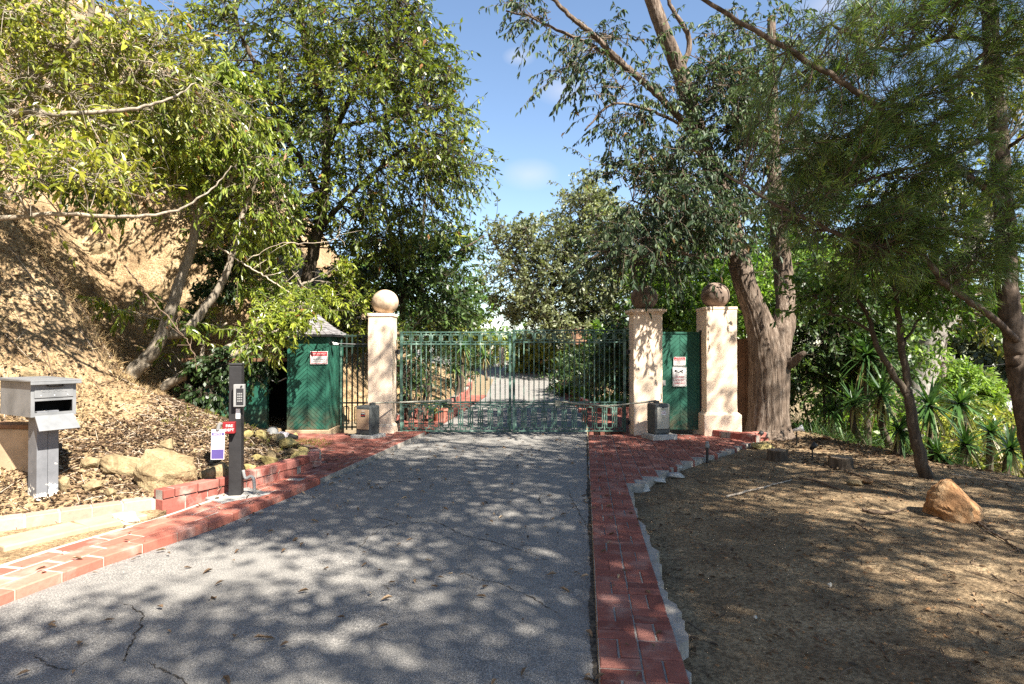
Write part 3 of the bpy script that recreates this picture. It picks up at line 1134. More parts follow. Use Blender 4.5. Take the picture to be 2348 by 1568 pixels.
pillar('cream stucco pillar with a pale stone ball on the hut side of the driveway gate', -2.475, -2.06, 10.74, 11.20, 2.115, .014, (.035, .22), .232, -2.225, caph=.055)
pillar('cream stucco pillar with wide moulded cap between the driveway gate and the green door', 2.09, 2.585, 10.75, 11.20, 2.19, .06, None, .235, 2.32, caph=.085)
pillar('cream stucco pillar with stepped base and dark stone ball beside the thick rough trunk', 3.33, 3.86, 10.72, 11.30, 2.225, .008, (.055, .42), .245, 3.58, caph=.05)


# ------------------------------------------------------------------ driveway gate
def bar(mb, x, y, z0, z1, w, tw=0.0):
    if not tw:
        return box(mb, x - w, x + w, y - w, y + w, z0, z1, RNG.random())
    n = max(8, int((z1 - z0) / .018))
    ring = []
    for i in range(n):
        z = z0 + (z1 - z0) * i / (n - 1)
        e = min(i, n - 1 - i) / n
        a = PI / 4 + (tw * (z - z0) if e > .06 else tw * (z1 - z0) * (0 if i < n / 2 else 1))
        for b in range(4):
            ring.append([x + w * 1.41 * math.cos(a + b * PI / 2), y + w * 1.41 * math.sin(a + b * PI / 2), z])
    q = [[k * 4 + b, k * 4 + (b + 1) % 4, k * 4 + 4 + (b + 1) % 4, k * 4 + 4 + b] for k in range(n - 1) for b in range(4)]
    mb.add(ring, [np.array(q)], .5)
    return mb


def rect(mb, x0, x1, y, z0, z1, w):
    box(mb, x0 - w, x0 + w, y - w, y + w, z0, z1)
    box(mb, x1 - w, x1 + w, y - w, y + w, z0, z1)
    box(mb, x0 + w, x1 - w, y - w, y + w, z0 - w, z0 + w)
    box(mb, x0 + w, x1 - w, y - w, y + w, z1 - w, z1 + w)


def gate_leaf(label, x0, x1, ztop, hinge_left, y=11.05, top_dz=0.0):
    t = thing('gate_leaf', label, 'gate', ((x0 + x1) / 2, y, 0), 'leaves of the green iron driveway gate')
    w = .0095
    zr, zm, zb = ztop - .21, .56, .055
    fr = MB()
    box(fr, x0, x0 + .045, y - .022, y + .022, .03, ztop + .012)
    box(fr, x1 - .045, x1, y - .022, y + .022, .03, ztop + .012)
    box(fr, x0 + .045, x1 - .045, y - .014, y + .014, ztop - .012, ztop + .012)
    fr.build('frame', 'iron', t, bevel=.003)
    for nm, z in (('upper_rail', zr), ('middle_rail', zm), ('bottom_rail', zb)):
        r = MB()
        box(r, x0 + .045, x1 - .045, y - .015, y + .015, z - .013, z + .013)
        if nm == 'middle_rail':
            box(r, x0 + .045, x1 - .045, y - .010, y + .010, z - .052, z - .032)
        r.build(nm, 'iron', t, bevel=.003)
    n = 11
    st = (x1 - x0 - .045) / n
    for i in range(n):
        xa = x0 + .0225 + i * st
        xc = xa + st / 2
        if i:
            b = MB()
            bar(b, xa, y, zb, ztop - .01, w)
            b.build('picket', 'iron', t)
        b = MB()
        bar(b, xc, y, zm + .012, zr - .012, .0072, 42 + RNG.normal(0, 2))
        b.build('twisted_picket', 'iron', t)
        r = MB()
        hw = st * .35
        rect(r, xc - hw, xc + hw, y, zr + .045, ztop - .045, .0085)
        box(r, xc - .009, xc + .009, y - .007, y + .007, zr + .012, zr + .038)
        box(r, xc - .009, xc + .009, y - .007, y + .007, ztop - .038, ztop - .012)
        r.build('top_rectangle', 'iron', t)
        r = MB()
        hw = st * .29
        rect(r, xc - hw, xc + hw, y, zb + .055, zm - .085, .0095)
        box(r, xc - .012, xc + .012, y - .008, y + .008, zb + .012, zb + .047)
        box(r, xc - .009, xc + .009, y - .008, y + .008, zm - .077, zm - .052)
        for z in (zb + .13, zm - .16):
            for s in (-1, 1):
                a, c2 = sorted((xc + s * (hw + .009), xc + s * (st / 2 - .010)))
                box(r, a, c2, y - .009, y + .009, z - .013, z + .013)
        r.build('bottom_rectangle', 'iron', t)
    for z in (1.45, .2):
        h = MB()
        xh = x0 - .03 if hinge_left else x1 + .03
        tube(h, [(xh, y, z - .045), (xh, y, z + .045)], .022, 10)
        box(h, xh - (.06 if hinge_left else -.02), xh + (-.02 if hinge_left else .06), y - .012, y + .012, z - .03, z + .03)
        h.build('hinge', 'black_metal', t)
    return t


gate_leaf('hut-side leaf of the green iron gate, lower and partly in leafy shade', -1.975, -.012, 1.795, True)
gate_leaf('green iron gate leaf hinged on the pillar next to the green door', .010, 2.01, 1.83, False)


# ------------------------------------------------------------------ gate operators
def operator(label, cx, cy, yaw, wx, wy, h, pad, panel, arm, side_mat):
    t = thing('gate_operator', label, 'gate opener', (cx, cy, 0), 'swing gate operators on concrete pads')
    c, s = math.cos(yaw), math.sin(yaw)

    def R(x, y):
        return (cx + x * c - y * s, cy + x * s + y * c)
    mb = MB()
    box(mb, cx - pad[0], cx + pad[1], cy - pad[2], cy + pad[3], -.02, .105, .5, 0, yaw, (cx, cy))
    mb.build('concrete_pad', 'concrete', t, bevel=.012)
    mb = MB()
    box(mb, cx - wx / 2, cx + wx / 2, cy - wy / 2, cy + wy / 2, .105, .105 + h, .5, 0, yaw, (cx, cy))
    mb.build('housing', side_mat, t, bevel=.03, seg=3)
    mb = MB()
    box(mb, cx - wx / 2 + .03, cx + wx / 2 - .03, cy - wy / 2 - .012, cy - wy / 2 + .003, .105 + .09, .105 + h - .06, .5, 0, yaw, (cx, cy))
    pn = mb.build('front_panel', panel, t, bevel=.005)
    rt, up = np.array([c, s, 0]), np.array([0, 0, 1.0])
    nf = np.array([s, -c, 0])
    ctr = np.array([*R(0.01, -wy / 2 - .0125), .105 + h * .70])
    mb = MB()
    mb.add([ctr + rt * a * .042 + up * b * .035 for a, b in ((-1, -1), (1, -1), (1, 1), (-1, 1))] + [ctr + nf * .002 + rt * a * .042 + up * b * .035 for a, b in ((-1, -1), (1, -1), (1, 1), (-1, 1))], [BF])
    return t, R, rt, up, nf, ctr, mb


t, R, rt, up, nf, ctr, mb = operator('dark gate operator with tan steel panel on a pad in front of the hut-side pillar', -2.37, 10.30, -.38, .29, .27, .47, (.2, .22, .2, .2), 'operator_tan', None, 'operator_grey')
mb.build('warning_label', 'sign_black', t)
text('lettering', 'CAUTION', .016, 'sign_white', ctr + nf * .003 + up * .016, rt, up, t)
text('lettering', 'MOVING GATE', .012, 'sign_red', ctr + nf * .003 - up * .012, rt, up, t)
text('lettering', 'AUTO', .02, 'sign_white', ctr + nf * .001 + up * .058, rt, up, t)
a = MB()
hx, hy = R(.06, .04)
tube(a, [(hx, hy, .57), (hx, hy, .615)], .05, 12)
tube(a, [(hx - .09, hy, .60), (hx - .10, hy, .66), (hx - .10, hy, .70)], .008, 6)
a.build('arm_head', 'operator_grey', t)
a = MB()
tube(a, [(hx, hy, .61), (-1.93, 10.72, .585)], .013, 8)
tube(a, [(-1.93, 10.72, .585), (-1.1, 10.98, .60)], .016, 8)
box(a, -1.14, -1.06, 10.97, 11.035, .54, .62)
a.build('swing_arm', 'arm_metal', t)

t, R, rt, up, nf, ctr, mb = operator('gate operator with brushed steel front on a pale pad between gate and green door', 2.42, 10.36, .30, .28, .28, .50, (.21, .24, .2, .2), 'operator_steel', None, 'operator_grey')
mb.build('warning_label', 'sign_white', t)
text('lettering', 'CAUTION', .016, 'sign_red', ctr + nf * .003 + up * .016, rt, up, t)
text('lettering', 'MOVING GATE', .011, 'sign_red', ctr + nf * .003 - up * .010, rt, up, t)
m_ = MB()
lp = np.array([*R(0, -.155), .545])
tube(m_, [lp, lp + nf * .008], .011, 10)
m_.build('lock', 'black_metal', t)
a = MB()
hx, hy = R(-.02, .03)
tube(a, [(hx, hy, .60), (hx, hy, .645)], .05, 12)
tube(a, [(hx + .06, hy, .635), (hx + .085, hy, .68), (hx + .08, hy, .76)], .008, 6)
a.build('arm_head', 'operator_grey', t)
a = MB()
tube(a, [(hx, hy, .64), (1.58, 10.55, .53)], .016, 8)
tube(a, [(1.58, 10.55, .53), (.80, 10.98, .585)], .016, 8)
box(a, .76, .84, 10.96, 11.035, .50, .60)
a.build('swing_arm', 'arm_metal', t)


# ------------------------------------------------------------------ chevron boards
def chevron(mb, x0, x1, z0, z1, org, ux, uz, bw=.083, th=.012, slope=.95):
    """boards slanting down from a centre seam, as a wall in the plane ux, uz."""
    xm = (x0 + x1) / 2
    for (a, b, sg) in ((x0, xm - .003, 1), (xm + .003, x1, -1)):
        span = (b - a) * slope
        z = z0 - span - bw
        while z < z1 + span:
            zz = z
            # line rises towards the centre seam
            pl = [(a, zz), (b, zz + sg * span), (b, zz + sg * span + bw - .009), (a, zz + bw - .009)]
            pl = clip(pl, a, b, z0, z1)
            if pl:
                ar = abs(sum(pl[i][0] * pl[(i + 1) % len(pl)][1] - pl[(i + 1) % len(pl)][0] * pl[i][1] for i in range(len(pl)))) / 2
                if ar > 2e-5:
                    prism(mb, pl, th + RNG.normal(0, .0008), org, ux, uz, RNG.random())
            z += bw
    return mb


# green pedestrian door
t = thing('pedestrian_door', 'closed green chevron-boarded door between two cream pillars', 'door', (2.95, 11.05, 0))
X0, X1, YD = 2.60, 3.30, 11.02
mb = MB()
box(mb, X0, X1, YD + .012, YD + .04, .085, 1.80)
mb.build('backing', 'green_wood', t)
mb = MB()
chevron(mb, X0 + .045, X1 - .03, .13, 1.765, (0, YD + .0135, 0), (1, 0, 0), (0, 0, 1))
mb.build('boards', 'green_wood', t)
mb = MB()
box(mb, X0, X0 + .042, YD - .012, YD + .012, .085, 1.80)
box(mb, X1 - .027, X1, YD - .012, YD + .012, .085, 1.80)
box(mb, X0 + .042, X1 - .027, YD - .012, YD + .012, 1.768, 1.80)
box(mb, X0 + .042, X1 - .027, YD - .012, YD + .012, .085, .127)
mb.build('frame', 'green_wood', t, bevel=.003)
mb = MB()
box(mb, X0 + .01, X0 + .10, YD - .020, YD - .0125, .86, .95)
tube(mb, [(X0 + .055, YD - .02, .91), (X0 + .055, YD - .06, .91)], .022, 10)
mb.build('latch', 'grey_plastic', t, bevel=.003)
mb = MB()
box(mb, X1 + .0005, X1 + .026, YD - .02, YD + .03, .05, 1.83)
tube(mb, [(X1 + .012, YD - .005, 1.80), (X1 + .06, YD - .03, 1.80)], .025, 10)
mb.build('hinge_post', 'black_metal', t)


def sign(name, label, c, w, h, body, group=None, rt=(1, 0, 0), nf=(0, -1, 0), th=.006, frame=None):
    c = np.array(c, float)
    t = thing(name, label, 'sign', tuple(c), group)
    rt, nf = np.array(rt, float), np.array(nf, float)
    up = np.array([0, 0, 1.0])

    def plate(nm, mat, x0, x1, z0, z1, d0, d1, rad=0.0):
        if rad:
            pl = []
            for (cx, cz, a0) in ((x1 - rad, z1 - rad, 0), (x0 + rad, z1 - rad, 90), (x0 + rad, z0 + rad, 180), (x1 - rad, z0 + rad, 270)):
                for k2 in range(6):
                    a = math.radians(a0 + k2 * 18)
                    pl.append((cx + rad * math.cos(a), cz + rad * math.sin(a)))
        else:
            pl = [(x0, z0), (x1, z0), (x1, z1), (x0, z1)]
        m_ = MB()
        prism(m_, pl, d1 - d0, c + nf * d0, rt, up)
        return m_.build(nm, mat, t)
    body(t, plate, c, rt, up, nf)
    return t


def s_private(t, plate, c, rt, up, nf):
    plate('plate', 'sign_white', -.105, .105, -.075, .075, 0, .004, .008)
    plate('header', 'sign_red', -.098, .098, .012, .068, .004, .0052)
    text('lettering', 'PRIVATE', .024, 'sign_white', c + nf * .0056 + up * .053, rt, up, t, width=.12)
    text('lettering', 'PROPERTY', .032, 'sign_white', c + nf * .0056 + up * .028, rt, up, t, width=.17)
    text('lettering', 'NO TRESPASSING', .018, 'sign_black', c + nf * .0046 - up * .012, rt, up, t, width=.17)
    for q, wd in ((-.034, .16), (-.05, .13)):
        m_ = MB()
        prism(m_, [(-wd / 2, q - .003), (wd / 2, q - .003), (wd / 2, q + .003), (-wd / 2, q + .003)], .0006, c + nf * .004, rt, up)
        m_.build('fine_print', 'grey_plastic', t)


sign('private_property_sign', 'small white sign with red PRIVATE PROPERTY header on the green door', (2.945, 11.0, 1.285), .21, .15, s_private)


def s_video(t, plate, c, rt, up, nf):
    plate('plate', 'sign_white', -.122, .122, -.175, .175, 0, .004, .022)
    pb = plate('border', 'sign_black', -.116, .116, -.169, .169, .004, .0046, .019)
    plate('face', 'sign_white', -.109, .109, -.162, .162, .0046, .0052, .016)
    # camera symbol: body, lens and bracket
    m_ = MB()
    o = c + nf * .0052
    prism(m_, [(-.010, .090), (.065, .122), (.058, .096), (.045, .088), (.020, .079)], .0008, o, rt, up)
    prism(m_, [(-.072 + .021 * math.cos(a), .100 + .021 * math.sin(a)) for a in np.linspace(0, 2 * PI, 17)[:-1]], .0008, o, rt, up)
    prism(m_, [(-.062, .088), (-.036, .070), (-.024, .058), (-.008, .060), (.002, .078), (-.008, .083), (-.018, .072), (-.032, .083), (-.045, .097)], .0008, o, rt, up)
    prism(m_, [(.045 + .017 * math.cos(a), .068 + .012 * math.sin(a)) for a in np.linspace(0, 2 * PI, 13)[:-1]], .0008, o, rt, up)
    prism(m_, [(.028, .076), (.040, .090), (.034, .092), (.018, .078)], .0008, o, rt, up)
    m_.build('camera_symbol', 'sign_black', t)
    for s_, z, wd in (('PREMISES', -.010, .145), ('UNDER VIDEO', -.067, .19), ('SURVEILLANCE', -.120, .19)):
        text('lettering', s_, .050, 'sign_red', c + nf * .0058 + up * z, rt, up, t, width=wd)


sign('surveillance_sign', 'white PREMISES UNDER VIDEO SURVEILLANCE sign with camera symbol on the green door', (2.945, 11.0, 1.015), .24, .35, s_video)

# ------------------------------------------------------------------ guard hut
HX0, HX1, HY0, HY1 = -3.85, -3.165, 10.80, 11.72
t = thing('guard_hut', 'small green chevron-boarded hut with grey shingle roof', 'hut', ((HX0 + HX1) / 2, (HY0 + HY1) / 2, 0))
mb = MB()
box(mb, HX0 - .05, HX1 + .02, HY0 - .03, HY1 + .03, -.1, .105)
mb.build('base', 'concrete_tan', t, bevel=.01)
mb = MB()
box(mb, HX0 + .0, HX1 - .014, HY0 + .014, HY1, .105, 1.76)
mb.build('walls', 'green_wood', t)
mb = MB()
chevron(mb, HX0, HX1 - .052, .12, 1.755, (0, HY0 + .0135, 0), (1, 0, 0), (0, 0, 1), .074)
mb.build('front_boards', 'green_wood', t)
mb = MB()
chevron(mb, HY0 + .05, HY1, .12, 1.755, (HX1 - .0135, 0, 0), (0, 1, 0), (0, 0, 1), .074)
mb.build('side_boards', 'green_wood', t)
for q in ((HX1 - .05, HX1 + .004, HY0 - .004, HY0 + .046), (HX0 - .03, HX0 - .001, HY0 - .004, HY0 + .04), (HX1 - .03, HX1 + .004, HY1 - .04, HY1 + .006)):
    mb = MB()
    box(mb, *q, .105, 1.757)
    mb.build('corner_trim', 'green_wood', t, bevel=.003)
mb = MB()
ax, ay, az = (HX0 + HX1) / 2 + .02, (HY0 + HY1) / 2, 2.12
o = .10
zc = np.array([[HX0 - o, HY0 - o], [HX1 + o, HY0 - o], [HX1 + o, HY1 + o], [HX0 - o, HY1 + o]])
rows = 9
for sd_ in range(4):
    A, B = zc[sd_], zc[(sd_ + 1) % 4]
    for r in range(rows):
        f0, f1 = r / rows, (r + 1.18) / rows
        f1 = min(f1, 1)
        cols = max(1, int(8 * (1 - f0)))
        for q in range(cols):
            u0, u1 = q / cols, (q + 1) / cols - .012
            pt = []
            for ff, u, lift in ((f0, u0, .016), (f0, u1, .016), (f1, u1, .003), (f1, u0, .003)):
                b = A + (B - A) * u
                pxy = b + (np.array([ax, ay]) - b) * ff
                bow = -.045 * math.sin(PI * ff) 
                pt.append([pxy[0], pxy[1], 1.745 + (az - 1.745) * ff + bow + lift + RNG.normal(0, .003)])
            pt = np.array(pt)
            mb.add(np.vstack([pt - [0, 0, .012], pt]), [BF], RNG.random())
mb.build('roof', 'shingle', t)
mb = MB()
box(mb, HX0 - o + .01, HX1 + o - .01, HY0 - o + .01, HY1 + o - .01, 1.715, 1.742)
mb.build('eave', 'black_wood', t)
mb = MB()
tube(mb, [(HX1 + .005, HY0 + .16, 1.63), (HX1 + .05, HY0 + .13, 1.60)], .016, 8)
lathe(mb, [(.012, 1.615), (.045, 1.60), (.05, 1.575), (.046, 1.572), (.001, 1.58)], HX1 + .085, HY0 + .12, 14)
mb.build('floodlight', 'white', t)


def s_hut(t, plate, c, rt, up, nf):
    plate('plate', 'sign_white', -.15, .15, -.11, .11, 0, .004)
    plate('border', 'sign_red', -.142, .142, -.102, .102, .004, .0045)
    plate('face', 'sign_white', -.134, .134, -.094, .030, .0045, .005)
    text('lettering', 'PRIVATE PROPERTY', .045, 'sign_white', c + nf * .0049 + up * .064, rt, up, t, width=.245)
    text('lettering', 'NO', .036, 'sign_black', c + nf * .0054 + up * .006, rt, up, t)
    text('lettering', 'TRESPASSING', .04, 'sign_black', c + nf * .0054 - up * .030, rt, up, t, width=.22)
    m_ = MB()
    prism(m_, [(-.10, -.070), (.10, -.070), (.10, -.064), (-.10, -.064)], .0006, c + nf * .005, rt, up)
    m_.build('fine_print', 'grey_plastic', t)


sign('private_property_sign', 'white PRIVATE PROPERTY NO TRESPASSING sign on the green hut', (-3.325, 10.783, 1.35), .3, .22, s_hut)

# iron side panel between hut and pillar
t = thing('iron_fence_panel', 'narrow dark iron bar panel between the green hut and the cream pillar', 'fence', (-2.82, 11.4, 0))
for z in (1.74, 1.55, .52, .08):
    mb = MB()
    box(mb, -3.14, -2.49, 11.385, 11.415, z - .014, z + .014)
    mb.build('rail', 'dark_iron', t)
for i in range(7):
    b = MB()
    x = -3.11 + i * .1
    box(b, x - .012, x + .012, 11.388, 11.412, .03, 1.77 if i else 1.80)
    b.build('picket', 'dark_iron' if i else 'iron', t)
for i in range(3):
    b = MB()
    rect(b, -3.06 + i * .2, -2.97 + i * .2, 11.4, .14, .45, .009)
    b.build('bottom_rectangle', 'dark_iron', t)
mb = MB()
tube(mb, [(-3.16, 11.25, 1.60), (-2.8, 11.2, 1.585), (-2.47, 11.15, 1.59)], .008, 6)
tag(mb.build('rod', 'grey_plastic'), 'thin grey rod spanning from the hut corner to the pillar', 'rod')

# green shed wall with a dark opening, left of the hut
t = thing('storage_shed', 'low teal-green shed wall with a black open doorway under ivy', 'shed', (-4.8, 11.3, 0))
mb = MB()
box(mb, -5.4, -4.33, 10.95, 11.02, -.05, 1.28)
mb.build('front_wall', 'green_wood', t)
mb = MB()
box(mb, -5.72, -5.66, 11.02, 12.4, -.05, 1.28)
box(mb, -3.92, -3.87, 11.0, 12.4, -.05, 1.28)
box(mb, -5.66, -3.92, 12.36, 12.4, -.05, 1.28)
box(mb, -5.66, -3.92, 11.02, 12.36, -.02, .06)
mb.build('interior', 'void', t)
mb = MB()
box(mb, -5.75, -3.87, 10.9, 12.45, 1.282, 1.34)
mb.build('roof', 'fence_wood', t)
mb = MB()
box(mb, -4.328, -4.28, 10.94, 11.03, -.05, 1.28)
mb.build('door_post', 'green_wood', t)
mb = MB()
box(mb, -4.02, -3.99, 10.93, 10.95, 1.345, 1.72)
box(mb, -3.93, -3.90, 10.93, 10.95, 1.345, 1.72)
box(mb, -4.02, -3.90, 10.93, 10.95, 1.722, 1.75)
mb.build('stile', 'fence_wood', t)
mb = MB()
tube(mb, catmull([(-4.33, 10.93, 1.26), (-4.25, 10.9, 1.02), (-4.1, 10.88, .93), (-3.9, 10.82, 1.0)], 24), .009, 6)
tag(mb.build('hanging_cable', 'grey_plastic'), 'grey cable sagging across the black shed doorway', 'cable')

# brown board fence behind the third pillar
t = thing('board_fence', 'tall brown vertical boards between the third pillar and the thick trunk', 'fence', (4.0, 11.2, 0))
for i in range(3):
    mb = MB()
    box(mb, 3.905 + i * .135, 3.905 + i * .135 + .13, 11.16 + .012 * (i % 2), 11.185 + .012 * (i % 2), .0, 1.70 - .02 * (i % 2))
    mb.build('board', 'fence_wood', t, bevel=.003)
mb = MB()
box(mb, 3.90, 4.30, 11.20, 11.24, 1.3, 1.38)
mb.build('rail', 'fence_wood', t)

# ------------------------------------------------------------------ mailbox
cb = np.array([-4.245, 5.60])                  # nearest vertical edge of the post
uL = nrm(np.array([-.855, .52]))               # along the long side, away to the left
vS = nrm(np.array([.52, .855]))                # along the slot face, away to the right
nS = np.array([uL[0] * -1, uL[1] * -1, 0])     # slot face outward
t = thing('mailbox', 'grey steel locking mailbox with its front flap hanging open on a grey box post', 'mailbox', (cb[0], cb[1], .10))


def obox(mb, o, a0, a1, b0, b1, z0, z1, tint=.5, shear=None):
    """box in the mailbox frame: a along uL, b along vS from point o."""
    v = []
    for z in (z0, z1):
        for (a, b) in ((a0, b0), (a0, b1), (a1, b1), (a1, b0)):
            q = o + uL * a + vS * b
            v.append([q[0], q[1], z])
    mb.add(np.array(v), [BF], tint)
    return mb


mb = MB()
obox(mb, cb, 0, .175, 0, .085, .0, .94)
obox(mb, cb, .001, .174, .088, .173, .0, .94)
mb.build('post', 'peel', t, bevel=.004)
ob = np.array([-4.245, 5.545]) + uL * -.015 + vS * -.02
BZ0, BZ1, BW, BL = .895, 1.205, .36, .62
mb = MB()
wt = .012
obox(mb, ob, wt, BL, 0, wt, BZ0, BZ1)
obox(mb, ob, wt, BL, BW - wt, BW, BZ0, BZ1)
obox(mb, ob, BL - wt, BL, wt, BW - wt, BZ0, BZ1)
obox(mb, ob, wt, BL - wt, wt, BW - wt, BZ0, BZ0 + wt)
# front frame round the opening
obox(mb, ob, 0, wt, 0, .03, BZ0, BZ1)
obox(mb, ob, 0, wt, BW - .03, BW, BZ0, BZ1)
obox(mb, ob, 0, wt, .03, BW - .03, BZ0, BZ0 + .035)
obox(mb, ob, 0, wt, .03, BW - .03, 1.035, 1.06)
mb.build('body', 'mailgrey', t)
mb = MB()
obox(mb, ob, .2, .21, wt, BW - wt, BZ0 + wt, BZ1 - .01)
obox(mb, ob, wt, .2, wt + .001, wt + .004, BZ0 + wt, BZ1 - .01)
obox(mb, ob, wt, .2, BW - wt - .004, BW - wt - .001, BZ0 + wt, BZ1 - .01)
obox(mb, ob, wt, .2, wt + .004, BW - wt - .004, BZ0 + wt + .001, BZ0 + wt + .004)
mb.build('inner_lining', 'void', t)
mb = MB()
obox(mb, ob, -.008, .004, .026, BW - .026, 1.062, BZ1 - .004)
dr = mb.build('drop_door', 'mailgrey', t, bevel=.003)
mb = MB()
for b in (.12, .24):
    q0 = ob + vS * b + uL * -.008
    tube(mb, [(*q0, 1.178), (*(q0 + uL * -.022), 1.172)], .005, 6)
q0, q1 = ob + vS * .12 + uL * -.03, ob + vS * .24 + uL * -.03
tube(mb, [(*(ob + vS * .115 + uL * -.008), 1.182), (*q0, 1.165), (*q1, 1.165), (*(ob + vS * .245 + uL * -.008), 1.182)], .0055, 6)
mb.build('handle', 'black_metal', t)
r3, u3 = np.array([vS[0], vS[1], 0]), np.array([0, 0, 1.0])
text('lettering', 'U.S. MAIL', .042, 'mailgrey', np.array([*(ob + vS * .18 + uL * -.0085), 1.125]), r3, u3, t, extrude=.002, width=.2)
for b in (.075, .18, .285):
    mb = MB()
    q = ob + vS * b + uL * -.010
    ball(mb, (q[0], q[1], 1.082), .005, 8)
    mb.build('rivet', 'sign_white', t)
# roof with front lip
mb = MB()
v = []
for (a, b, z) in ((-.055, -.022, 1.208), (-.055, BW + .022, 1.208), (BL + .02, BW + .022, 1.208), (BL + .02, -.022, 1.208)):
    q = ob + uL * a + vS * b
    v.append([q[0], q[1], z])
for (a, b, z) in ((-.055, -.022, 1.222), (-.055, BW + .022, 1.222), (BL + .02, BW + .022, 1.234), (BL + .02, -.022, 1.234)):
    q = ob + uL * a + vS * b
    v.append([q[0], q[1], z])
mb.add(np.array(v), [BF])
obox(mb, ob, -.055, -.049, -.022, BW + .022, 1.183, 1.2075)
mb.build('roof', 'mailgrey', t, bevel=.004)
# hanging flap
mb = MB()
v = []
for dz in (0, .006):
    for (o_, b, z) in ((.0, .028, .90), (.0, BW - .028, .90), (.115, BW - .018, .775), (.115, .018, .775)):
        q = ob + uL * (-o_ - dz - .004) + vS * b
        v.append([q[0], q[1], z + dz])
mb.add(np.array(v), [BF])
mb.build('flap', 'mailgrey', t)
mb = MB()
obox(mb, cb, .02, .15, .172, .21, .58, .63)
mb.build('bracket', 'black_metal', t)
# concrete wall stub behind the mailbox
t = thing('planter_wall', 'stub of tan concrete wall behind the grey mailbox post', 'wall', (-5.3, 5.95, 0))
t['kind'] = 'thing'
mb = MB()
box(mb, -6.6, -4.52, 6.0, 6.18, -.05, .73, .5, 0, -.16, (-4.6, 6.0))
mb.build('wall_body', 'concrete_tan', t, bevel=.015)
mb = MB()
box(mb, -6.6, -4.50, 5.98, 6.20, .733, .775, .5, 0, -.16, (-4.6, 6.0))
mb.build('coping', 'fence_wood', t, bevel=.008)

# ------------------------------------------------------------------ keypad post
t = thing('keypad_post', 'black square timber post carrying a gate keypad and a red key box', 'post', (-2.735, 6.22, .05))
yw = .22
mb = MB()
KX, KY = -2.735, 6.22
box(mb, KX - .058, KX + .058, KY - .072, KY + .072, .02, 1.335, .5, 0, yw)
mb.build('post_shaft', 'black_wood', t, bevel=.006)
mb = MB()
box(mb, KX - .063, KX + .063, KY - .077, KY + .077, 1.337, 1.36, .5, 0, yw)
mb.build('post_cap', 'black_wood', t, bevel=.01)
mb = MB()
box(mb, -3.0, -2.5, 5.99, 6.45, -.05, .062, .5, 0, .9)
mb.build('concrete_footing', 'concrete', t, bevel=.01)
cw, sw = math.cos(yw), math.sin(yw)


def K(x, y, z):
    return np.array([KX + x * cw - y * sw, KY + x * sw + y * cw, z])


rt, nf, up = np.array([cw, sw, 0]), np.array([sw, -cw, 0]), np.array([0, 0, 1.0])


def kbox(nm, mat, x0, x1, y0, y1, z0, z1, bev=.003, par=t):
    m_ = MB()
    box(m_, KX + x0, KX + x1, KY + y0, KY + y1, z0, z1, .5, 0, yw, (KX, KY))
    return m_.build(nm, mat, par, bevel=bev)


kp = kbox('keypad', 'grey_plastic', -.005, .098, -.135, -.073, .935, 1.155, .006)
kbox('keypad_face', 'sign_black', .022, .090, -.1395, -.1355, .955, 1.115, .002, kp)
mb = MB()
for r in range(4):
    for c_ in range(3):
        p = K(.040 + c_ * .016, -.1425, 1.065 - r * .024)
        mb.add([p + rt * a * .006 + up * b * .007 for a, b in ((-1, -1), (1, -1), (1, 1), (-1, 1))] + [p - nf * -.0025 + rt * a * .006 + up * b * .007 for a, b in ((-1, -1), (1, -1), (1, 1), (-1, 1))], [BF])
mb.build('keys', 'grey_plastic', kp)
mb = MB()
tube(mb, [K(.07, -.136, 1.136), K(.07, -.145, 1.136)], .009, 10)
mb.build('lock', 'black_metal', kp)
kbox('reflector', 'sign_white', .008, .048, -.0765, -.073, .815, .915, .001)
kbx = kbox('fire_key_box', 'red', -.098, .012, -.15, -.0735, .68, .79, .004)
text('lettering', 'FIRE', .036, 'sign_white', K(-.035, -.152, .755), rt, up, kbx)
text('lettering', 'DEPT', .036, 'sign_white', K(-.035, -.152, .715), rt, up, kbx)
mb = MB()
tube(mb, catmull([K(.066, -.02, .30), K(.09, -.03, .22), K(.14, -.03, .235), K(.17, -.04, .20), K(.18, -.05, .07)], 20), .016, 8)
mb.build('conduit', 'grey_plastic', t, smooth=True)
# hanging notice
c = K(-.13, -.185, .585)
nt_ = thing('hanging_notice', 'white and purple paper notice hanging from the red key box', 'notice', tuple(c))
rr, nn_ = np.array([math.cos(.1), math.sin(.1), 0]), np.array([math.sin(.1), -math.cos(.1), 0])


def npl(nm, mat, x0, x1, z0, z1, d0, d1):
    m_ = MB()
    prism(m_, [(x0, z0), (x1, z0), (x1, z1), (x0, z1)], d1 - d0, c + nn_ * d0, rr, np.array([.02, 0, 1.0]))
    return m_.build(nm, mat, nt_)


npl('sheet', 'paper', -.062, .062, -.145, .145, 0, .0015)
npl('header_band', 'purple', -.056, .056, .085, .112, .0015, .0021)
npl('footer_band', 'purple', -.056, .056, -.138, -.048, .0015, .0021)
text('lettering', 'NOTICE', .022, 'sign_white', c + nn_ * .0025 + up * .098, rr, up, nt_)
for q in range(7):
    npl('print_line', 'grey_plastic', -.05, .05 - .02 * (q % 3), .062 - q * .015, .066 - q * .015, .0015, .0019)
mb = MB()
tube(mb, catmull([c + up * .14, c + up * .18 + rr * .012, c + up * .205 + rr * .03], 10), .018, 8)
mb.build('hanger', 'grey_plastic', nt_)


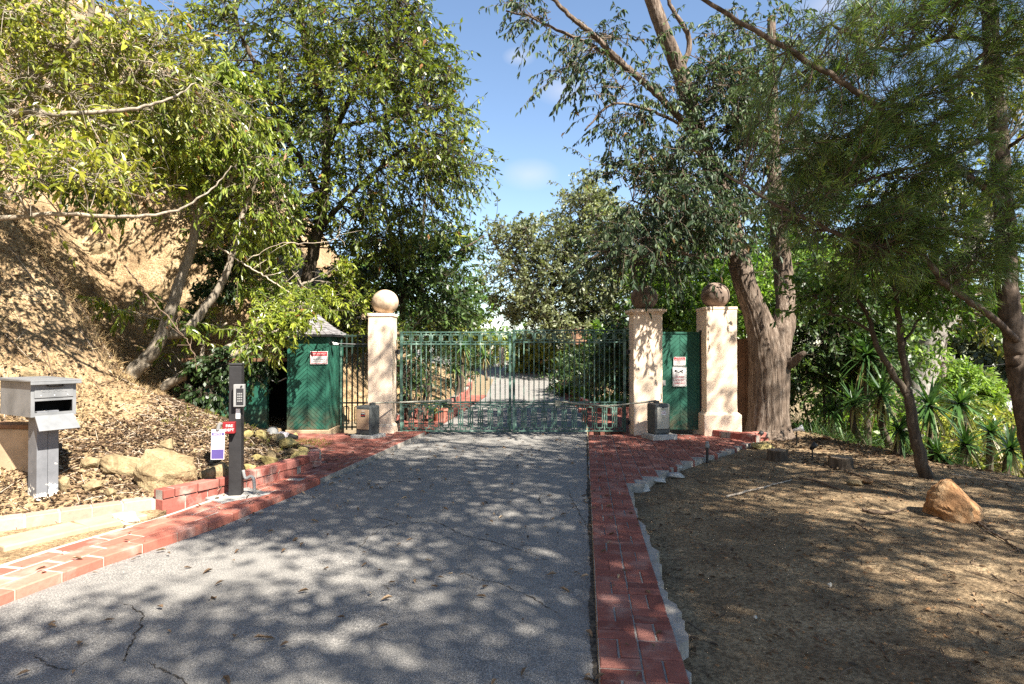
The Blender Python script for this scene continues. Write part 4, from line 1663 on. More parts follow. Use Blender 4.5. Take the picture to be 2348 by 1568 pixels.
# ------------------------------------------------------------------ foliage engine
def leaves(mb, pos, d, nrm_, L, W, tint, fold=.25, curl=.18, mi=0):
    """pointed leaves folded along the midrib: two quads each."""
    n = len(pos)
    L = np.broadcast_to(L, (n,))[:, None]
    W = np.broadcast_to(W, (n,))[:, None]
    d = nrm(d)
    s = nrm(np.cross(d, nrm_))
    u = np.cross(s, d)
    tip = pos + d * L - u * L * curl
    a1 = pos + d * L * .33 + s * W * .5 + u * W * fold
    a2 = pos + d * L * .70 + s * W * .36 + u * (W * fold * .8 - L * curl * .45)
    b1 = pos + d * L * .33 - s * W * .5 + u * W * fold
    b2 = pos + d * L * .70 - s * W * .36 + u * (W * fold * .8 - L * curl * .45)
    V = np.stack([pos, a1, a2, tip, b2, b1], 1).reshape(-1, 3)
    i = (np.arange(n) * 6)[:, None]
    mb.add(V, [np.concatenate([i + np.array([[0, 1, 2, 3]]), i + np.array([[0, 3, 4, 5]])])], np.repeat(np.clip(tint, 0, 1), 6), mi)


def kites(mb, pos, d, nrm_, L, W, tint, mi=0):
    n = len(pos)
    L = np.broadcast_to(L, (n,))[:, None]
    W = np.broadcast_to(W, (n,))[:, None]
    d = nrm(d)
    s = nrm(np.cross(d, nrm_))
    V = np.stack([pos, pos + d * L * .45 + s * W * .5, pos + d * L, pos + d * L * .45 - s * W * .5], 1).reshape(-1, 3)
    i = (np.arange(n) * 4)[:, None]
    mb.add(V, [i + np.array([[0, 1, 2, 3]])], np.repeat(np.clip(tint, 0, 1), 4), mi)


def rdir(rg, n):
    return nrm(rg.normal(0, 1, (n, 3)))


def twigtubes(mb, A, B, C, r0, r1, sides=3, segs=4, tint=.5):
    """many thin quadratic-bezier twigs at once, A -> C bending via B."""
    n = len(A)
    t = np.linspace(0, 1, segs + 1)[None, :, None]
    p = A[:, None] * (1 - t) ** 2 + 2 * B[:, None] * t * (1 - t) + C[:, None] * t ** 2
    tg = nrm(np.gradient(p, axis=1))
    ref = np.array([.37, .21, .9])
    s = nrm(np.cross(tg, ref))
    u = np.cross(s, tg)
    th = np.arange(sides) * 2 * PI / sides
    r0, r1 = np.broadcast_to(r0, (n,)), np.broadcast_to(r1, (n,))
    rr = (r0[:, None] * (1 - t[..., 0]) + r1[:, None] * t[..., 0])[..., None, None]
    v = p[:, :, None] + (s[:, :, None] * np.cos(th)[None, None, :, None] + u[:, :, None] * np.sin(th)[None, None, :, None]) * rr
    V = v.reshape(-1, 3)
    k = np.arange(segs)[:, None] * sides
    j = np.arange(sides)[None]
    j2 = (j + 1) % sides
    q = np.stack([k + j, k + j2, k + sides + j2, k + sides + j], -1).reshape(-1, 4)
    q = (q[None] + (np.arange(n) * (segs + 1) * sides)[:, None, None]).reshape(-1, 4)
    mb.add(V, [q], tint)


def crown(cm, bm, blobs, rg, leaf, anchors=None, twigL=.45, per=16, clus=9, csd=.26, droop=.35, leafdroop=.4, flat=.0, tw=(.004, .002), br=(.016, .005), shell=1.6, kite=False, tint=(.45, .2), lw=.34, topbright=0.0, curl=.18, bare=0.0):
    """blobs: (centre xyz, radii xyz, number of twigs).  Leaf sprays sit on twigs, twigs sit in sub-clusters, clusters hang on branches."""
    for (c, r, nt) in blobs:
        c, r = np.array(c, float), np.array(r, float)
        K = max(3, int(nt / clus))
        dirs = rdir(rg, K)
        rad = rg.random(K) ** (1 / (1 + shell))
        cc = c + dirs * rad[:, None] * r
        if anchors is not None and len(anchors):
            D = np.linalg.norm(cc[:, None] - anchors[None], axis=2) + .35 * np.maximum(0, anchors[None, :, 2] - cc[:, None, 2])
            a = anchors[D.argmin(1)]
            mid = (a + cc) / 2 + rg.normal(0, .10, (K, 3)) * np.linalg.norm(cc - a, axis=1)[:, None] + [0, 0, .06]
            ln = np.linalg.norm(cc - a, axis=1)
            twigtubes(bm, a, mid, cc, np.clip(br[0] * (.4 + ln * .35), br[1], br[0] * 1.8), br[1], 5, 6)
        else:
            a = np.repeat(c[None], K, 0)
            twigtubes(bm, a, (a + cc) / 2 + rg.normal(0, .1, (K, 3)), cc, br[0], br[1], 4, 5)
        w_ = rg.random(K) + .35
        idx = rg.choice(K, nt, p=w_ / w_.sum())
        n = nt
        out = nrm(cc[idx] - a[idx] + rg.normal(0, .02, (n, 3)))
        base = cc[idx] + rg.normal(0, csd * .45, (n, 3)) * np.minimum(1, r / r.max() * 1.3)
        d = nrm(out * .7 + nrm(base - c) * .4 + rdir(rg, n) * .9 + [0, 0, .15 - flat])
        L = twigL * rg.uniform(.55, 1.25, n)
        end = base + d * L[:, None] - np.array([0, 0, 1.0]) * (droop * L)[:, None]
        midp = base + d * (L * .55)[:, None]
        twigtubes(bm, cc[idx], (cc[idx] + base) / 2 + rg.normal(0, .02, (n, 3)), base, tw[0] * 1.2, tw[0], 3, 2)
        twigtubes(bm, base, midp, end, tw[0], tw[1], 3, 3)
        if bare:
            keep = rg.random(n) > bare
            base, midp, end, L, idx = base[keep], midp[keep], end[keep], L[keep], idx[keep]
            n = len(base)
        m = per
        t = np.clip(np.linspace(.12, 1.0, m)[None] + rg.normal(0, .05, (n, m)), .05, 1)[..., None]
        p = base[:, None] * (1 - t) ** 2 + 2 * midp[:, None] * t * (1 - t) + end[:, None] * t ** 2
        tg = nrm(end - base)[:, None] * np.ones((1, m, 1))
        ld = nrm(tg * .55 + rdir(rg, n * m).reshape(n, m, 3) * .85 + np.array([0, 0, -leafdroop]))
        up = nrm(np.array([0, 0, 1.0]) * .9 + rdir(rg, n * m).reshape(n, m, 3) * .75)
        sz = leaf * rg.uniform(.45, 1.35, (n, m)).ravel()
        cl_t = rg.normal(tint[0], tint[1] * .6, K)[idx]
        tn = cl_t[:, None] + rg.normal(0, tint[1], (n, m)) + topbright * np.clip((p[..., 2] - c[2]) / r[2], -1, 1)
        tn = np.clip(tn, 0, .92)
        brn = rg.random((n, m)) < .016
        tn = np.where(brn, rg.uniform(.95, 1, (n, m)), tn)
        f = kites if kite else leaves
        if kite:
            kites(cm, p.reshape(-1, 3), ld.reshape(-1, 3), up.reshape(-1, 3), sz, sz * lw * rg.uniform(.8, 1.2, n * m), tn.ravel())
        else:
            leaves(cm, p.reshape(-1, 3), ld.reshape(-1, 3), up.reshape(-1, 3), sz, sz * lw * rg.uniform(.8, 1.2, n * m), tn.ravel(), curl=curl)


def PB(px, py, Y, rx, ry, dep, n):
    """a foliage mass at a place in depth: half-widths given as they look at that distance."""
    return (P(px, py, Y), (rx * Y / FD, dep, ry * Y / FD), n)


def limbs(mb, lst, sides=10, rough=.08, flare=None, per=.07, ridge=0.0):
    """lst: list of ([(px,py,Y),...], r0_px, r1_px); returns points usable as branch anchors."""
    anc = []
    for q, it in enumerate(lst):
        pts = np.array([P(*a) for a in it[0]])
        L = np.sum(np.linalg.norm(np.diff(pts, axis=0), axis=1))
        big = ridge and (q < 3)
        n = max(6, int(L / (.03 if big else per)))
        p = catmull(pts, n)
        p[1:-1] += RNG.normal(0, .0006 if big else .006, (n - 2, 3))
        Ym = pts[0][1]
        rr = np.linspace(it[1] * Ym / FD, it[2] * pts[-1][1] / FD, n)
        if len(it) > 3:
            rr = np.interp(np.linspace(0, 1, n), np.linspace(0, 1, len(it[3])), it[3]) * Ym / FD
        tube(mb, p, rr, (90 if q == 0 else 48) if big else (sides if it[1] > 8 else 7), .5, 0, 0 if big else rough, True, RNG, flare if q == 0 else None, ridge if big else 0)
        anc.append(p[n // 5::3])
    return np.concatenate(anc)


def tree(name, label, cat, lims, blobs, leafm, barkm, seed, leaf, group=None, sides=12, rough=.08, flare=None, base=None, ridge=0.0, **kw):
    rg = np.random.default_rng(seed)
    b0 = P(*lims[0][0][0])
    t = thing(name, label, cat, tuple(base if base is not None else (b0[0], b0[1], gz(b0[0], b0[1]))), group)
    tm = MB()
    anc = limbs(tm, lims, sides, rough, flare, .07, ridge)
    tm.build('trunk', barkm, t, smooth=True)
    cm, bm = MB(), MB()
    crown(cm, bm, blobs, rg, leaf, anc, **kw)
    bm.build('branches', barkm, t, smooth=True)
    cm.build('crown', leafm, t)
    return t


def ground_pt(px, py):
    p = G(px, py)
    return p


# ---- the leaning tree on the hillside: trunks rise from the slope
ga, gb = G(300, 868), G(372, 886)
YA = ga[1]
YB = gb[1]
tree('leaning_hillside_tree', 'leaning pale-trunked tree on the sandy slope above the keypad post, large drooping leaves', 'tree',
     [([(278, 876, YA - .05), (305, 852, YA), (345, 812, YA + .05), (372, 765, YA + .05), (408, 660, YA), (440, 560, YA), (456, 470, YA - .1), (480, 360, YA - .2), (500, 250, YA - .1)], 19, 5),
      ([(372, 762, YA + .1), (425, 760, YA + .3), (470, 705, YA + .35), (508, 650, YA + .4), (532, 585, YA + .4), (560, 480, YA + .5), (600, 380, YA + .4)], 13, 4),
      ([(456, 470, YA - .1), (390, 400, YA - .5), (330, 330, YA - .9), (250, 300, YA - 1.2)], 8, 3),
      ([(456, 480, YA), (520, 420, YA - .3), (560, 340, YA - .5)], 7, 3),
      ([(425, 450, YA - .2), (370, 440, YA - .6), (300, 420, YA - 1.0)], 6, 3)],
     [PB(380, 290, YA - .9, 190, 80, .8, 260), PB(480, 240, YA - .5, 130, 60, .7, 150), PB(330, 400, YA - .9, 180, 60, .7, 120), PB(180, 450, YA - 1.2, 150, 36, .6, 50), PB(580, 430, YA - .2, 100, 100, .8, 150),
      PB(580, 540, YA + .5, 80, 50, .6, 60), PB(280, 705, YA - .2, 42, 22, .25, 16), PB(250, 230, YA - 1.0, 110, 60, .6, 70), PB(380, 740, YA + .2, 60, 30, .3, 18)],
     'leaf_hill', 'bark_pale', 21, .135, leafdroop=.75, droop=.45, lw=.30, per=13, twigL=.42, csd=.3, tint=(.58, .20))
# low sprawling limb over the shed
tree('sprawling_tree', 'low sprawling tree whose bare brown limb reaches over the shed towards the green hut', 'tree',
     [([(366, 892, YB - .05), (400, 872, YB), (460, 838, YB + .1), (520, 800, YB + .2), (580, 772, YB + .4), (650, 750, YB + .8), (720, 735, YB + 1.0)], 12, 5),
      ([(372, 888, YB), (430, 860, YB - .1), (520, 822, YB - .2), (600, 780, YB - .1), (650, 752, YB), (690, 722, YB + .2)], 10, 4),
      ([(560, 785, YB + .3), (600, 720, YB + .5), (660, 670, YB + .7), (720, 640, YB + .9)], 6, 3),
      ([(460, 838, YB + .1), (470, 780, YB + .2), (520, 740, YB + .2)], 5, 2)],
     [PB(690, 640, YB + .9, 110, 42, .6, 140), PB(620, 700, YB + .7, 110, 50, .6, 130), PB(520, 735, YB + .3, 70, 26, .4, 32), PB(760, 690, YB + 1.2, 60, 45, .5, 60), PB(470, 775, YB + .3, 40, 20, .3, 14), PB(400, 815, YB + .3, 34, 16, .3, 8), PB(640, 735, 9.9, 60, 22, .35, 60), PB(672, 705, 10.0, 40, 22, .3, 40), PB(590, 770, 9.6, 50, 26, .35, 40), PB(680, 745, YB + 1.1, 60, 22, .4, 34)],
     'leaf_hill', 'bark_pale', 22, .115, leafdroop=.45, droop=.2, lw=.28, per=14, twigL=.34, csd=.25, tint=(.62, .22))
# tree standing off to the left, sunlit yellow-green
tree('yellow_green_tree', 'sunlit yellow-green tree on the left bank with tangled bare grey twigs', 'tree',
     [([(-140, 640, 6.9), (-60, 420, 7.0), (10, 260, 7.1), (60, 180, 7.2), (120, 150, 7.3), (190, 80, 7.2), (212, 0, 7.1), (215, -60, 7.1)], 15, 5),
      ([(-60, 262, 6.6), (60, 256, 6.7), (150, 262, 6.8), (300, 250, 7.0), (390, 225, 7.2), (450, 190, 7.4)], 9, 1.2),
      ([(-80, 505, 6.4), (20, 500, 6.4), (140, 490, 6.5), (260, 497, 6.6), (380, 488, 6.8), (430, 470, 6.9), (490, 430, 7.1), (530, 380, 7.2)], 7, 1.0),
      ([(0, 300, 6.8), (60, 350, 6.9), (100, 420, 7.0)], 7, 2), ([(20, 230, 7.0), (150, 190, 7.3), (260, 200, 7.5), (330, 150, 7.6)], 6, 2)],
     [PB(120, 60, 7.3, 180, 80, 1.0, 230), PB(40, 150, 7.0, 120, 80, .8, 150), PB(230, 170, 7.6, 170, 70, .8, 160), PB(80, 240, 6.9, 150, 50, .7, 90), PB(380, 150, 7.8, 120, 60, .8, 100), PB(60, 330, 6.6, 120, 60, .6, 60), PB(110, 420, 6.3, 120, 40, .5, 66), PB(0, 430, 6.1, 60, 30, .4, 24), PB(300, 60, 8.0, 110, 40, .7, 30), PB(40, 0, 6.9, 120, 60, .7, 120), PB(330, 60, 7.8, 90, 60, .7, 50), PB(420, 220, 8.0, 110, 60, .7, 80), PB(150, 300, 7.2, 130, 50, .6, 50), PB(230, 370, 7.0, 120, 40, .6, 36)],
     'leaf_yellow', 'bark_pale', 23, .10, leafdroop=.45, lw=.38, per=12, twigL=.5, csd=.35, br=(.012, .004), tint=(.55, .22), bare=.40)
# the tall tree above the hut
tree('tall_leafy_tree', 'tallest green tree rising above the hut, its rounded crown edge against the blue sky', 'tree',
     [([(690, 700, 13.3), (715, 590, 13.2), (738, 480, 13.2), (748, 370, 13.1), (745, 250, 13.0), (700, 110, 12.8), (690, -40, 12.7)], 15, 5),
      ([(745, 350, 13.1), (790, 250, 12.8), (850, 150, 12.6), (920, 85, 12.5), (960, 20, 12.5)], 8, 3),
      ([(740, 470, 13.2), (700, 380, 13.0), (640, 290, 12.9), (590, 160, 12.8), (545, 60, 12.8), (540, -40, 12.8)], 8, 3),
      ([(735, 520, 13.2), (810, 440, 13.0), (900, 360, 12.9), (1000, 300, 12.9)], 7, 3),
      ([(750, 300, 13.0), (830, 280, 12.7), (940, 260, 12.6), (1040, 240, 12.7)], 6, 2)],
     [PB(640, 60, 12.8, 150, 90, 1.4, 230), PB(800, 40, 12.5, 150, 90, 1.5, 300), PB(920, 120, 12.6, 110, 100, 1.3, 260), PB(700, 220, 12.8, 150, 110, 1.5, 300), PB(850, 280, 12.5, 150, 110, 1.5, 280),
      PB(1000, 280, 12.8, 85, 110, 1.1, 250), PB(600, 360, 12.8, 130, 100, 1.3, 240), PB(780, 430, 12.8, 150, 90, 1.3, 190), PB(950, 420, 12.9, 120, 80, 1.2, 190), PB(1030, 380, 13.0, 60, 75, .9, 110),
      PB(660, 520, 13.0, 110, 60, 1.0, 130), PB(860, 530, 13.2, 120, 50, 1.0, 150), PB(1000, 170, 12.9, 55, 70, .9, 90), PB(500, 130, 12.9, 80, 80, 1.0, 80), PB(930, 10, 12.6, 50, 50, .9, 70), PB(560, 500, 12.9, 80, 90, .9, 110), PB(500, 300, 12.8, 90, 90, 1.0, 120), PB(620, 200, 12.6, 90, 80, 1.0, 120), PB(480, 40, 12.9, 70, 50, .9, 50)],
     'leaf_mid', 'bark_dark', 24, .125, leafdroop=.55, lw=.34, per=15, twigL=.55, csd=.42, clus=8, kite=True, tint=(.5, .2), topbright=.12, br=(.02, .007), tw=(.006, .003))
tree('slender_tree', 'slender multi-stemmed dark green tree just behind the hut-side pillar', 'tree',
     [([(925, 740, 15.5), (918, 660, 15.5), (900, 560, 15.5), (880, 470, 15.4), (862, 400, 15.4)], 7, 3),
      ([(921, 690, 15.5), (955, 600, 15.5), (970, 500, 15.4), (975, 420, 15.3)], 5, 3), ([(915, 640, 15.5), (890, 600, 15.2), (840, 560, 15)], 4, 2), ([(930, 650, 15.5), (1010, 600, 15.6), (1080, 560, 15.7), (1110, 540, 15.8)], 4, 2)],
     [PB(880, 620, 15.4, 110, 70, 1.1, 200), PB(990, 640, 15.6, 90, 80, 1.1, 210), PB(1060, 600, 15.8, 60, 80, .9, 90), PB(950, 560, 15.4, 110, 50, 1.0, 150), PB(900, 690, 15.3, 90, 45, .9, 130), PB(1010, 720, 16.0, 80, 40, .9, 110), PB(830, 640, 15.2, 60, 50, .9, 80)],
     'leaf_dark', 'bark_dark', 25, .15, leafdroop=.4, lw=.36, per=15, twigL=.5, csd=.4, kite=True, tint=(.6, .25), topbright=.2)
# oak beyond the gate
tree('grey_green_oak', 'broad grey-green oak standing behind the right half of the driveway gate', 'tree',
     [([(1262, 800, 26), (1262, 740, 26), (1255, 690, 26), (1280, 620, 26), (1320, 540, 26), (1345, 460, 26)], 11, 3), ([(1256, 700, 26), (1200, 640, 26), (1150, 580, 26), (1120, 540, 26)], 6, 2), ([(1280, 640, 26), (1380, 580, 25.5), (1430, 560, 25)], 6, 2)],
     [PB(1340, 480, 26, 75, 55, 2.0, 330), PB(1240, 560, 25.5, 90, 60, 2.2, 380), PB(1400, 540, 25, 90, 60, 2.2, 380), PB(1160, 560, 26, 60, 70, 2.0, 170), PB(1300, 630, 25, 110, 60, 2.2, 420), PB(1240, 690, 24.6, 70, 60, 1.8, 230), PB(1400, 680, 24.5, 110, 70, 2.2, 400), PB(1180, 640, 25.5, 70, 50, 1.8, 150), PB(1460, 600, 25, 80, 80, 2, 260), PB(1320, 730, 24.5, 120, 50, 2, 300), PB(1350, 430, 26.2, 30, 25, 1.2, 60), PB(1190, 710, 25.5, 34, 40, 1.2, 70)],
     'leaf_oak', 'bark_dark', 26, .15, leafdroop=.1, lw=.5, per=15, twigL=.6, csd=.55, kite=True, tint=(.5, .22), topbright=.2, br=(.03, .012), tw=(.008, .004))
# big rough-barked tree by the third pillar
YT = 10.9
bt = tree('rough_barked_eucalyptus', 'huge rough-barked tree with a thick furrowed trunk beside the third gate pillar', 'tree',
     [([(1762, 1004, YT), (1762, 980, YT), (1762, 940, YT), (1763, 880, YT), (1762, 830, YT), (1752, 780, YT), (1733, 720, YT), (1706, 645, YT), (1690, 580, YT)], 49, 24, [44, 42, 41, 42, 43, 41, 33, 26, 24, 23]),
      ([(1702, 630, YT), (1690, 580, YT), (1672, 500, YT + .2), (1650, 430, YT + .3), (1610, 330, YT + .4), (1560, 170, YT + .3), (1520, 70, YT + .1), (1480, -40, YT)], 25, 15),
      ([(1762, 925, YT + .01), (1766, 860, YT + .01), (1780, 790, YT + .02), (1800, 720, YT + .1), (1797, 640, YT + .3), (1782, 500, YT + .3), (1772, 360, YT + .4), (1770, 200, YT + .4), (1768, 40, YT + .5)], 38, 9, [24, 33, 34, 28, 22, 21, 19, 17, 14, 11, 9]),
      ([(1795, 840, YT - .1), (1822, 826, YT - .3), (1845, 808, YT - .5)], 15, 5),
      ([(1640, 420, YT + .3), (1580, 300, YT - .1), (1510, 220, YT - .5), (1430, 150, YT - .8), (1370, 90, YT - 1.0), (1300, 30, YT - 1.2), (1240, -30, YT - 1.3)], 9, 4),
      ([(1440, 158, YT - .8), (1360, 105, YT - .9), (1290, 75, YT - 1.0), (1220, 40, YT - 1.1), (1160, 25, YT - 1.2)], 5, 2),
      ([(1560, 285, YT - .2), (1480, 250, YT - .5), (1400, 240, YT - .7), (1340, 300, YT - .8)], 4, 2),
      ([(1560, 170, YT + .3), (1580, 90, YT + .3), (1540, 20, YT + .2), (1520, -50, YT + .2)], 7, 4),
      ([(1672, 500, YT + .2), (1600, 470, YT - .2), (1520, 480, YT - .6), (1450, 460, YT - .8)], 6, 2),
      ([(1690, 580, YT), (1610, 590, YT - .5), (1520, 570, YT - 1.0), (1450, 600, YT - 1.2)], 6, 2)],
     [PB(1440, 90, YT - .9, 130, 60, .8, 60), PB(1380, 180, YT - .9, 90, 60, .7, 46), PB(1250, 50, YT - 1.1, 100, 40, .6, 34), PB(1480, 250, YT - .6, 110, 70, .8, 100), PB(1600, 250, YT - .1, 110, 90, 1.0, 170), PB(1500, 400, YT - .7, 100, 80, .9, 190), PB(1620, 430, YT - .2, 110, 80, 1.0, 200),
      PB(1520, 500, YT - 1.0, 110, 65, .9, 200), PB(1640, 520, YT - .4, 90, 50, .9, 110), PB(1470, 575, YT - 1.2, 90, 45, .8, 150), PB(1720, 300, YT + .3, 100, 110, 1.0, 190), PB(1700, 120, YT + .4, 110, 80, 1.0, 150), PB(1800, 460, YT + .2, 90, 90, .9, 150), PB(1850, 250, YT + .4, 100, 120, 1.0, 160)],
     'leaf_euc', 'bark_big', 27, .105, leafdroop=.9, droop=.4, lw=.36, per=13, twigL=.55, csd=.42, kite=False, tint=(.5, .22), br=(.014, .005), tw=(.005, .0025), sides=40, rough=.10, ridge=.055, flare=(.34, 9, 7), base=(4.47, YT, 0))


# ---- pine on the right: whorls of needles on drooping shoots
def pine_tree(label, lims, blobs, seed, base, nl=.13):
    rg = np.random.default_rng(seed)
    t = thing('pine_tree', label, 'tree', base)
    tm = MB()
    anc = limbs(tm, lims, 16, .06)
    tm.build('trunk', 'bark_pine', t, smooth=True)
    cm, bm = MB(), MB()
    for (c, r, n) in blobs:
        c, r = np.array(c), np.array(r)
        n = int(n * .6)
        cc = c + rdir(rg, n) * (rg.random(n) ** .45)[:, None] * r
        D = np.linalg.norm(cc[:, None] - anc[None], axis=2)
        a = anc[D.argmin(1)]
        mid = (a + cc) / 2 + rg.normal(0, .06, (n, 3)) - [0, 0, .03]
        twigtubes(bm, a, mid, cc, .007, .003, 4, 5)
        m = 5
        K2 = n * m
        ci = np.repeat(np.arange(n), m)
        base_ = cc[ci] * .8 + mid[ci] * .2 + rg.normal(0, .05, (K2, 3))
        d = nrm(nrm(cc - a)[ci] + rdir(rg, K2) * .8 + [0, 0, -.1])
        L = rg.uniform(.12, .3, K2)
        end = base_ + d * L[:, None]
        twigtubes(bm, base_, (base_ + end) / 2 + [0, 0, -.02], end, .004, .0025, 3, 2)
        q = 20
        tt = rg.uniform(.25, 1.0, (K2, q))[..., None]
        p = base_[:, None] + (end - base_)[:, None] * tt
        nd = nrm(d[:, None] * .9 + rdir(rg, K2 * q).reshape(K2, q, 3) * .6 + np.array([0, 0, -.12]))
        up = rdir(rg, K2 * q)
        tn = np.clip(rg.normal(.52, .24, K2)[:, None] + rg.normal(0, .15, (K2, q)), 0, 1)
        kites(cm, p.reshape(-1, 3), nd.reshape(-1, 3), up, nl * rg.uniform(.6, 1.2, K2 * q), .0062, tn.ravel())
    bm.build('branches', 'bark_pine', t, smooth=True)
    cm.build('crown', 'needle', t)
    return t


pine_tree('tall pine at the right edge, long bare branch slanting up across its dark needles',
          [([(2385, 1090, 6.9), (2345, 900, 6.9), (2330, 800, 6.9), (2312, 680, 6.9), (2302, 500, 6.9), (2288, 300, 6.9), (2272, 90, 6.9), (2260, -90, 6.9)], 26, 15),
           ([(2308, 470, 6.8), (2250, 425, 6.5), (2200, 390, 6.2), (2080, 300, 5.9), (1970, 215, 5.7), (1800, 110, 5.5), (1650, 22, 5.3), (1540, -40, 5.2)], 9, 4),
           ([(2330, 780, 6.8), (2260, 715, 6.5), (2170, 655, 6.2), (2108, 580, 6.0), (2016, 574, 5.9), (1960, 552, 5.8), (1870, 512, 5.7), (1780, 470, 5.6), (1660, 398, 5.5)], 8, 3),
           ([(2275, 96, 6.9), (2180, 84, 6.7), (2060, 116, 6.4), (1980, 95, 6.2), (1900, 55, 6.1)], 6, 3),
           ([(2272, 110, 6.9), (2150, 200, 6.4), (2010, 270, 6.0), (1900, 330, 5.8)], 4, 2), ([(2290, 300, 6.9), (2170, 360, 6.3), (2030, 400, 5.9), (1900, 440, 5.6)], 5, 2),
           ([(2280, 100, 6.9), (2350, 50, 6.7), (2420, 20, 6.5)], 5, 2), ([(2300, 350, 6.9), (2360, 300, 6.6), (2420, 260, 6.4)], 5, 2), ([(2310, 560, 6.9), (2200, 540, 6.4), (2080, 480, 6.0), (1960, 470, 5.8)], 5, 2), ([(2305, 480, 6.9), (2380, 470, 6.5)], 4, 2)],
          [PB(1930, 130, 6.0, 120, 130, .8, 105), PB(2080, 60, 6.4, 130, 90, .8, 110), PB(2060, 250, 6.0, 130, 100, .8, 125), PB(1930, 350, 5.8, 130, 100, .8, 130), PB(2120, 400, 6.1, 130, 100, .8, 130), PB(1850, 480, 5.7, 110, 80, .7, 62), PB(2040, 520, 5.9, 150, 70, .8, 120), PB(2260, 200, 6.6, 90, 130, .7, 70),
           PB(2330, 60, 6.5, 70, 90, .6, 60), PB(2250, 560, 6.4, 90, 70, .6, 55), PB(1760, 330, 5.6, 70, 80, .6, 22), PB(2180, 620, 6.2, 90, 40, .5, 34), PB(2000, 600, 5.9, 90, 30, .5, 26), PB(1800, 170, 5.7, 80, 80, .6, 24), PB(2200, 10, 6.6, 110, 60, .7, 70), PB(2330, 400, 6.6, 60, 100, .5, 40)],
          31, (5.85, 6.9, -.15))

# ---- small forked tree in the dirt
sb = G(2122, 1094)
YS = float(sb[1])
tree('small_forked_tree', 'small forked tree with dark slim trunk rooted in the bare dirt yard', 'tree',
     [([(2124, 1100, YS), (2112, 1060, YS), (2098, 1000, YS), (2086, 940, YS), (2080, 902, YS)], 15, 10),
      ([(2081, 905, YS), (2050, 860, YS), (2010, 790, YS), (1990, 725, YS), (1960, 680, YS)], 8, 4), ([(2080, 905, YS), (2078, 860, YS), (2064, 780, YS), (2058, 700, YS), (2050, 640, YS), (2040, 560, YS)], 9, 4),
      ([(2066, 800, YS), (2100, 740, YS + .2), (2150, 690, YS + .3)], 4, 2), ([(2000, 760, YS), (1940, 730, YS - .1), (1880, 720, YS - .2)], 4, 2)],
     [PB(2020, 650, YS, 110, 60, .6, 110), PB(2130, 680, YS + .2, 90, 50, .5, 80), PB(1930, 690, YS, 90, 45, .5, 70), PB(2050, 570, YS, 110, 60, .6, 90), PB(2220, 690, YS + .5, 80, 60, .6, 60), PB(2300, 640, YS + .6, 60, 80, .5, 50)],
     'leaf_bright', 'bark_dark', 33, .095, leafdroop=.35, lw=.42, per=11, twigL=.35, csd=.3, tint=(.25, .2), base=(sb[0], sb[1], sb[2]))
# ---- leaning grey trunk beyond the edge
tree('leaning_grey_eucalyptus', 'leaning pale grey tree trunk beyond the yuccas on the right slope', 'tree',
     [([(2080, 1010, 15), (2100, 920, 15), (2130, 810, 15), (2172, 700, 15), (2215, 600, 15), (2260, 480, 15), (2300, 330, 15)], 33, 16), ([(2150, 750, 15), (2140, 660, 15), (2150, 560, 15), (2165, 440, 15)], 9, 4), ([(2215, 600, 15), (2290, 560, 14.8), (2380, 540, 14.5)], 8, 4)],
     [PB(2150, 480, 15, 110, 90, 1.2, 170), PB(2300, 480, 15, 90, 90, 1.2, 150), PB(2280, 300, 15.2, 110, 110, 1.4, 220), PB(2320, 720, 14.6, 70, 60, 1.0, 110), PB(2230, 660, 15, 70, 50, 1.0, 70), PB(2330, 150, 15.3, 80, 110, 1.2, 150), PB(2120, 640, 15.2, 60, 60, .9, 60)],
     'leaf_yellow', 'bark_grey', 34, .16, leafdroop=.5, lw=.4, per=13, twigL=.6, csd=.5, kite=True, tint=(.35, .25), base=(9.0, 15, -5))


# ---- shrubs: stems from the ground with leaf masses
def shrub(name, label, blobs, leafm, seed, leaf, cat='shrub', group=None, stems=6, base=None, **kw):
    rg = np.random.default_rng(seed)
    c0 = np.mean([b[0] for b in blobs], axis=0)
    if base is None:
        base = (c0[0], c0[1], gz(c0[0], c0[1]))
    t = thing(name, label, cat, tuple(base), group)
    bm, cm = MB(), MB()
    anc = []
    if cat == 'ivy':
        bm2 = MB()
        kw.setdefault('kite', True)
        crown(cm, bm2, blobs, rg, leaf, None, br=(.006, .003), **kw)
        bm2.build('vines', 'bark_dark', t, smooth=True)
        cm.build('crown', leafm, t)
        return t
    for i in range(stems):
        b = blobs[i % len(blobs)]
        e = np.array(b[0]) + rg.normal(0, .25, 3) * np.array(b[1])
        a = np.array(base) + [rg.normal(0, .2), rg.normal(0, .15), -.08]
        p = catmull([a, (a + e) / 2 + rg.normal(0, .15, 3), e], 12)
        tube(bm, p, np.linspace(.035, .012, 12), 7)
        anc.append(p[3:])
    bm.build('stems', 'bark_dark', t, smooth=True)
    bm2 = MB()
    kw.setdefault('kite', True)
    crown(cm, bm2, blobs, rg, leaf, np.concatenate(anc), **kw)
    bm2.build('branches', 'bark_dark', t, smooth=True)
    cm.build('crown', leafm, t)
    return t


